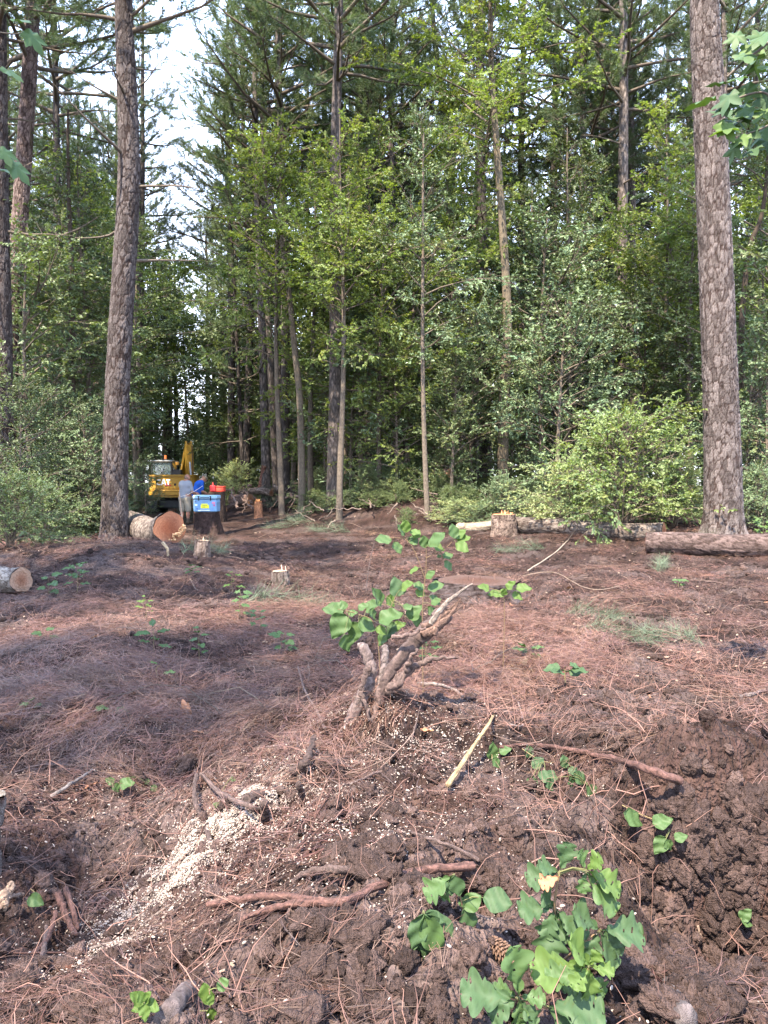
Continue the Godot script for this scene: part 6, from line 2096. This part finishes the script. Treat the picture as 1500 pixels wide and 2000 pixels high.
	for q in [[765, 1054, 732, 1055], [770, 1058, 782, 1082], [790, 1045, 775, 1025], [795, 1040, 790, 1014], [800, 1040, 822, 1040], [800, 1048, 815, 1065], [808, 1052, 820, 1035], [832, 1070, 825, 1045], [838, 1068, 870, 1040], [845, 1065, 868, 1075], [888, 1052, 882, 1022], [890, 1052, 910, 1034], [892, 1056, 920, 1050], [890, 1060, 915, 1078], [865, 1090, 885, 1080], [868, 1095, 882, 1115], [860, 1090, 855, 1082], [832, 1130, 850, 1115], [830, 1150, 805, 1140], [835, 1150, 868, 1142], [838, 1165, 860, 1180], [828, 1165, 812, 1150], [842, 1180, 862, 1170], [835, 1185, 850, 1205], [800, 1118, 818, 1110]]:
		leaf_px(o, "lance", ["leaf_near", "leaf_lime", "leaf_near"][rng.randi() % 3], [q[0], q[1]], [q[2], q[3]], d + rf(-0.06, 0.06), rf(-0.03, 0.05), 1.9)
	d = 5.2
	foot = on_ground(985, d)
	o = thing("leafy_sprout", "light green sprout with round leaves over the brown needle mound", "plant", foot)
	stem_line(o, [foot, spot(985, 1180, d), spot(975, 1155, d), spot(935, 1145, d)], 0.003, twig)
	for q in [[955, 1152, 933, 1143], [975, 1160, 952, 1160], [978, 1158, 990, 1150], [990, 1150, 1008, 1135], [1008, 1150, 1040, 1150], [1000, 1160, 1022, 1170], [985, 1162, 985, 1148], [962, 1158, 985, 1165]]:
		leaf_px(o, "round", "leaf_lime", [q[0], q[1]], [q[2], q[3]], d + rf(-0.04, 0.04), 0.02, 1.0)
	# seedlings between
	rng.seed = 640
	var small := [
		["leafy seedling left of the pine sprig with maple-like leaves", 470, 1215, 0.32, "maple", "leaf_near", 9, 0.09],
		["pale-leaved seedling in front of the slim sapling stump", 505, 1240, 0.26, "maple", "leaf_grey_near", 8, 0.08],
		["seedling with round leaves left of the broad-leaved shoot", 555, 1285, 0.2, "round", "leaf_near", 7, 0.09],
		["seedling with glossy oval leaves in the needle litter at the left", 300, 1275, 0.18, "lance", "leaf_near", 8, 0.11],
		["taller seedling with pale round leaves right of the glossy oval one", 390, 1300, 0.28, "round", "leaf_near", 8, 0.07],
		["pale small seedling above the glossy oval one", 285, 1205, 0.2, "lance", "leaf_lime", 8, 0.09],
		["pale seedling group below the bank at the left", 150, 1160, 0.4, "lance", "leaf_near", 12, 0.17],
		["bright leaves below the bank near the pale log end", 95, 1165, 0.25, "round", "leaf_near", 6, 0.14],
		["small pair of leaves in the litter at the left", 88, 1255, 0.08, "round", "leaf_near", 3, 0.08],
		["low creeping green leaves on the brown needle mound", 1030, 1300, 0.12, "lance", "leaf_near", 7, 0.1],
		["dark glossy leaves at the right foot of the needle mound", 1105, 1335, 0.1, "round", "leaf_deep", 6, 0.09],
		["green sprout at the left of the slim sapling stump", 455, 1160, 0.3, "lance", "leaf_lime", 7, 0.12],
		["small green sprout on the litter left of the dry leaf", 62, 1390, 0.05, "round", "leaf_near", 3, 0.06],
		["pale leaf pair left of the dry leaf", 215, 1400, 0.04, "round", "leaf_near", 2, 0.07],
		["bluish leaf standing above the dry leaf", 312, 1330, 0.1, "lance", "leaf_near", 2, 0.08],
		["green ground plant under the torn-up tree's splintered trunk", 835, 1300, 0.16, "lance", "leaf_near", 9, 0.08],
		["low green leaves at the right end of the trampled earth", 1325, 1150, 0.12, "round", "leaf_near", 5, 0.1],
		["bright leafy plant at the right edge below the massive pine", 1490, 1065, 0.5, "maple", "leaf_lime", 10, 0.18],
		["green weeds beside the small pale stump", 375, 1125, 0.15, "lance", "leaf_near", 8, 0.12],
	]
	for q in small:
		small_plant(q[0], q[1], q[2], q[3], q[4], "leaf_near" if q[5] == "leaf_grey_near" else q[5], q[6], q[7])
	# cut pine sprigs left on the ground
	rng.seed = 660
	var sprig := Geo.new()
	for k in 14:
		var f := k / 13.0
		tuft(sprig, Vector3(-0.3 + 0.6 * f, 0.04 + 0.03 * sin(f * 6.0), 0.03 * sin(f * 9.0)), Vector3(0.7, rf(0.1, 0.6), rf(-0.8, 0.8)).normalized(), 30, 0.2, 0.0014, Color(0.75, 0.78, 0.72) * rf(0.6, 1.2))
	var sm := sprig.mesh()
	var sprigs := [["blue-green pine sprig leaning on the slim sapling stump", 565, 1185, 1.5], ["pine sprig right of the brown needle mound", 1165, 1210, 1.0], ["pine sprig lying right of the needle mound, lower down", 1215, 1250, 0.9], ["pale pine sprig beside the red root", 1298, 1252, 1.0],
		["pine sprig at the far side of the clearing", 590, 1012, 2.2], ["pine sprig in front of the darker log", 1290, 1112, 1.3], ["pine sprig left of the rooty stump", 400, 1080, 1.6], ["pine sprig in the middle of the far clearing", 640, 1040, 1.8], ["second pine sprig in the far clearing, right", 560, 1030, 2.0], ["pine sprig at the massive pine's foot", 1390, 1062, 1.5],
		["pine sprig under the log heap", 560, 985, 3.0], ["pine sprig right of the orange splintered stump", 535, 978, 3.2], ["pine sprig beside the splintered stump", 1015, 1078, 1.5], ["pine sprig behind the red sawn log", 352, 1020, 3.0]]
	for q in sprigs:
		var at := hit(q[1], q[2])
		o = part("pine_sprig", sm, mats.pine_grey, self)
		o.transform = lying(at.x, at.z, 0.03, Vector3.ONE * q[3], 0.1)
		tag(o, q[0], "pine sprig")
	# dry leaves, a cone
	var dry := thing("dry_leaf", "large dry orange-brown leaf lying on the needle litter at the left", "dry leaf", hit(360, 1400))
	leaf_px(dry, "oak", "leaf_dry", [345, 1410], [374, 1382], -dry.position.z - 0.04, 0.0, 1.6)
	for k in 34:
		var p := spread_point(2.0, 11.0, 0.8)
		var set_of: Array = leaves[["oak", "round", "lance"][k % 3]]
		o = part("dry_leaf", set_of[k % 3], mats.leaf_dry, self)
		o.transform = lying(p.x, p.y, 0.02, Vector3.ONE * rf(0.05, 0.1), 0.6)
		tag(o, "small dry brown leaf lying in the needle litter", "dry leaf", "dry leaves in the litter")
	var cone := thing("pine_cone", "long brown pine cone lying among needles between the wilted sapling and the oak seedlings", "pine cone", hit(978, 1868) + Vector3(0, 0.015, 0), "", 0.6)
	var core := Geo.new()
	core.tube(PackedVector3Array([Vector3(0, 0, -0.05), Vector3(0, 0, 0), Vector3(0, 0, 0.05)]), PackedFloat32Array([0.008, 0.012, 0.006]), 8, Color(0.12, 0.07, 0.045))
	part("core", core.mesh(), mats.plain, cone)
	var scale_shape := Geo.new()
	scale_shape.cbox(Transform3D(), Vector3(0.009, 0.003, 0.011), 0.001, Color(0.13, 0.08, 0.055))
	var scale_mesh := scale_shape.mesh()
	for k in 110:
		var f := k / 109.0
		var a := k * 2.39996
		var r := 0.017 * sin(PI * (0.12 + 0.8 * f)) + 0.002
		var n := Vector3(cos(a), sin(a), 0)
		var z := (n * 0.6 + Vector3(0, 0, 0.8)).normalized()
		part("scale", scale_mesh, mats.plain, cone, Transform3D(Basis(z.cross(n).normalized(), z.cross(z.cross(n).normalized()), z).orthonormalized(), n * r + Vector3(0, 0, -0.05 + 0.1 * f)))
	# leaves that hang into the frame from trees just outside it
	rng.seed = 680
	var lt := thing("maple_tree", "maple sapling outside the right edge whose leafy branch hangs in at the top", "tree", Vector3(3.5, gh(3.5, -4.4), -4.4))
	var tr := Geo.new()
	tr.tube(PackedVector3Array([Vector3(0, -0.2, 0), Vector3(0.05, 2.5, 0), Vector3(0, 5.2, 0.05)]), PackedFloat32Array([0.06, 0.05, 0.03]), 10, Color.WHITE)
	part("trunk", tr.mesh(), mats.bark_smooth, lt)
	d = 4.3
	stem_line(lt, [lt.position + Vector3(0, 4.3, 0), spot(1560, 60, d), spot(1480, 100, d), spot(1420, 150, d)], 0.012, Color(0.1, 0.08, 0.06), "branch")
	stem_line(lt, [lt.position + Vector3(0, 3.6, 0), spot(1560, 210, d), spot(1490, 180, d), spot(1420, 200, d)], 0.01, Color(0.1, 0.08, 0.06), "branch")
	stem_line(lt, [spot(1560, 210, d), spot(1490, 250, d), spot(1430, 270, d)], 0.007, Color(0.1, 0.08, 0.06), "branch")
	for q in [[1410, 165], [1400, 190], [1430, 175], [1425, 215], [1460, 160], [1445, 105], [1470, 80], [1490, 60], [1440, 60], [1480, 130], [1495, 105], [1455, 230], [1420, 250], [1440, 275], [1465, 260], [1490, 265], [1480, 215], [1500, 170], [1510, 240], [1405, 235], [1515, 60], [1470, 195], [1450, 205], [1430, 235], [1475, 245], [1455, 150], [1500, 210], [1495, 130], [1465, 110], [1420, 190], [1440, 250], [1485, 285]]:
		var b := spot(q[0], q[1], d + rf(-0.25, 0.25))
		var dirv := Vector3(rf(-1, 0.3), rf(-0.8, -0.1), rf(-0.3, 0.6)).normalized()
		leaf_at(lt, "maple", ["leaf_lime", "leaf_near", "leaf_deep", "leaf_near"][rng.randi() % 4], b, b + dirv * rf(0.13, 0.2), Vector3(rf(-0.4, 0.4), 0.9, rf(0.0, 0.6)))
	d = 3.0
	lt = thing("maple_tree", "sapling outside the left edge with a few leaves hanging in at the top", "tree", Vector3(-2.3, gh(-2.3, -3.0), -3.0))
	tr = Geo.new()
	tr.tube(PackedVector3Array([Vector3(0, -0.2, 0), Vector3(-0.05, 2, 0), Vector3(0, 4.2, 0.05)]), PackedFloat32Array([0.04, 0.03, 0.02]), 10, Color.WHITE)
	part("trunk", tr.mesh(), mats.bark_smooth, lt)
	stem_line(lt, [lt.position + Vector3(0, 3.2, 0), spot(-20, 60, d), spot(50, 60, d)], 0.005, Color(0.1, 0.08, 0.06), "branch")
	stem_line(lt, [lt.position + Vector3(0, 2.7, 0), spot(-40, 300, d), spot(20, 310, d)], 0.005, Color(0.1, 0.08, 0.06), "branch")
	for q in [[25, 40, 0.09], [50, 55, 0.11], [0, 130, 0.1], [0, 285, 0.1], [15, 310, 0.12], [-10, 330, 0.1]]:
		var b := spot(q[0], q[1], d + rf(-0.1, 0.1))
		leaf_at(lt, "maple", "leaf_near", b, b + Vector3(rf(0.3, 1), rf(-0.7, -0.1), rf(-0.2, 0.4)).normalized() * q[2], Vector3(rf(-0.4, 0.4), 0.9, rf(0.0, 0.6)))
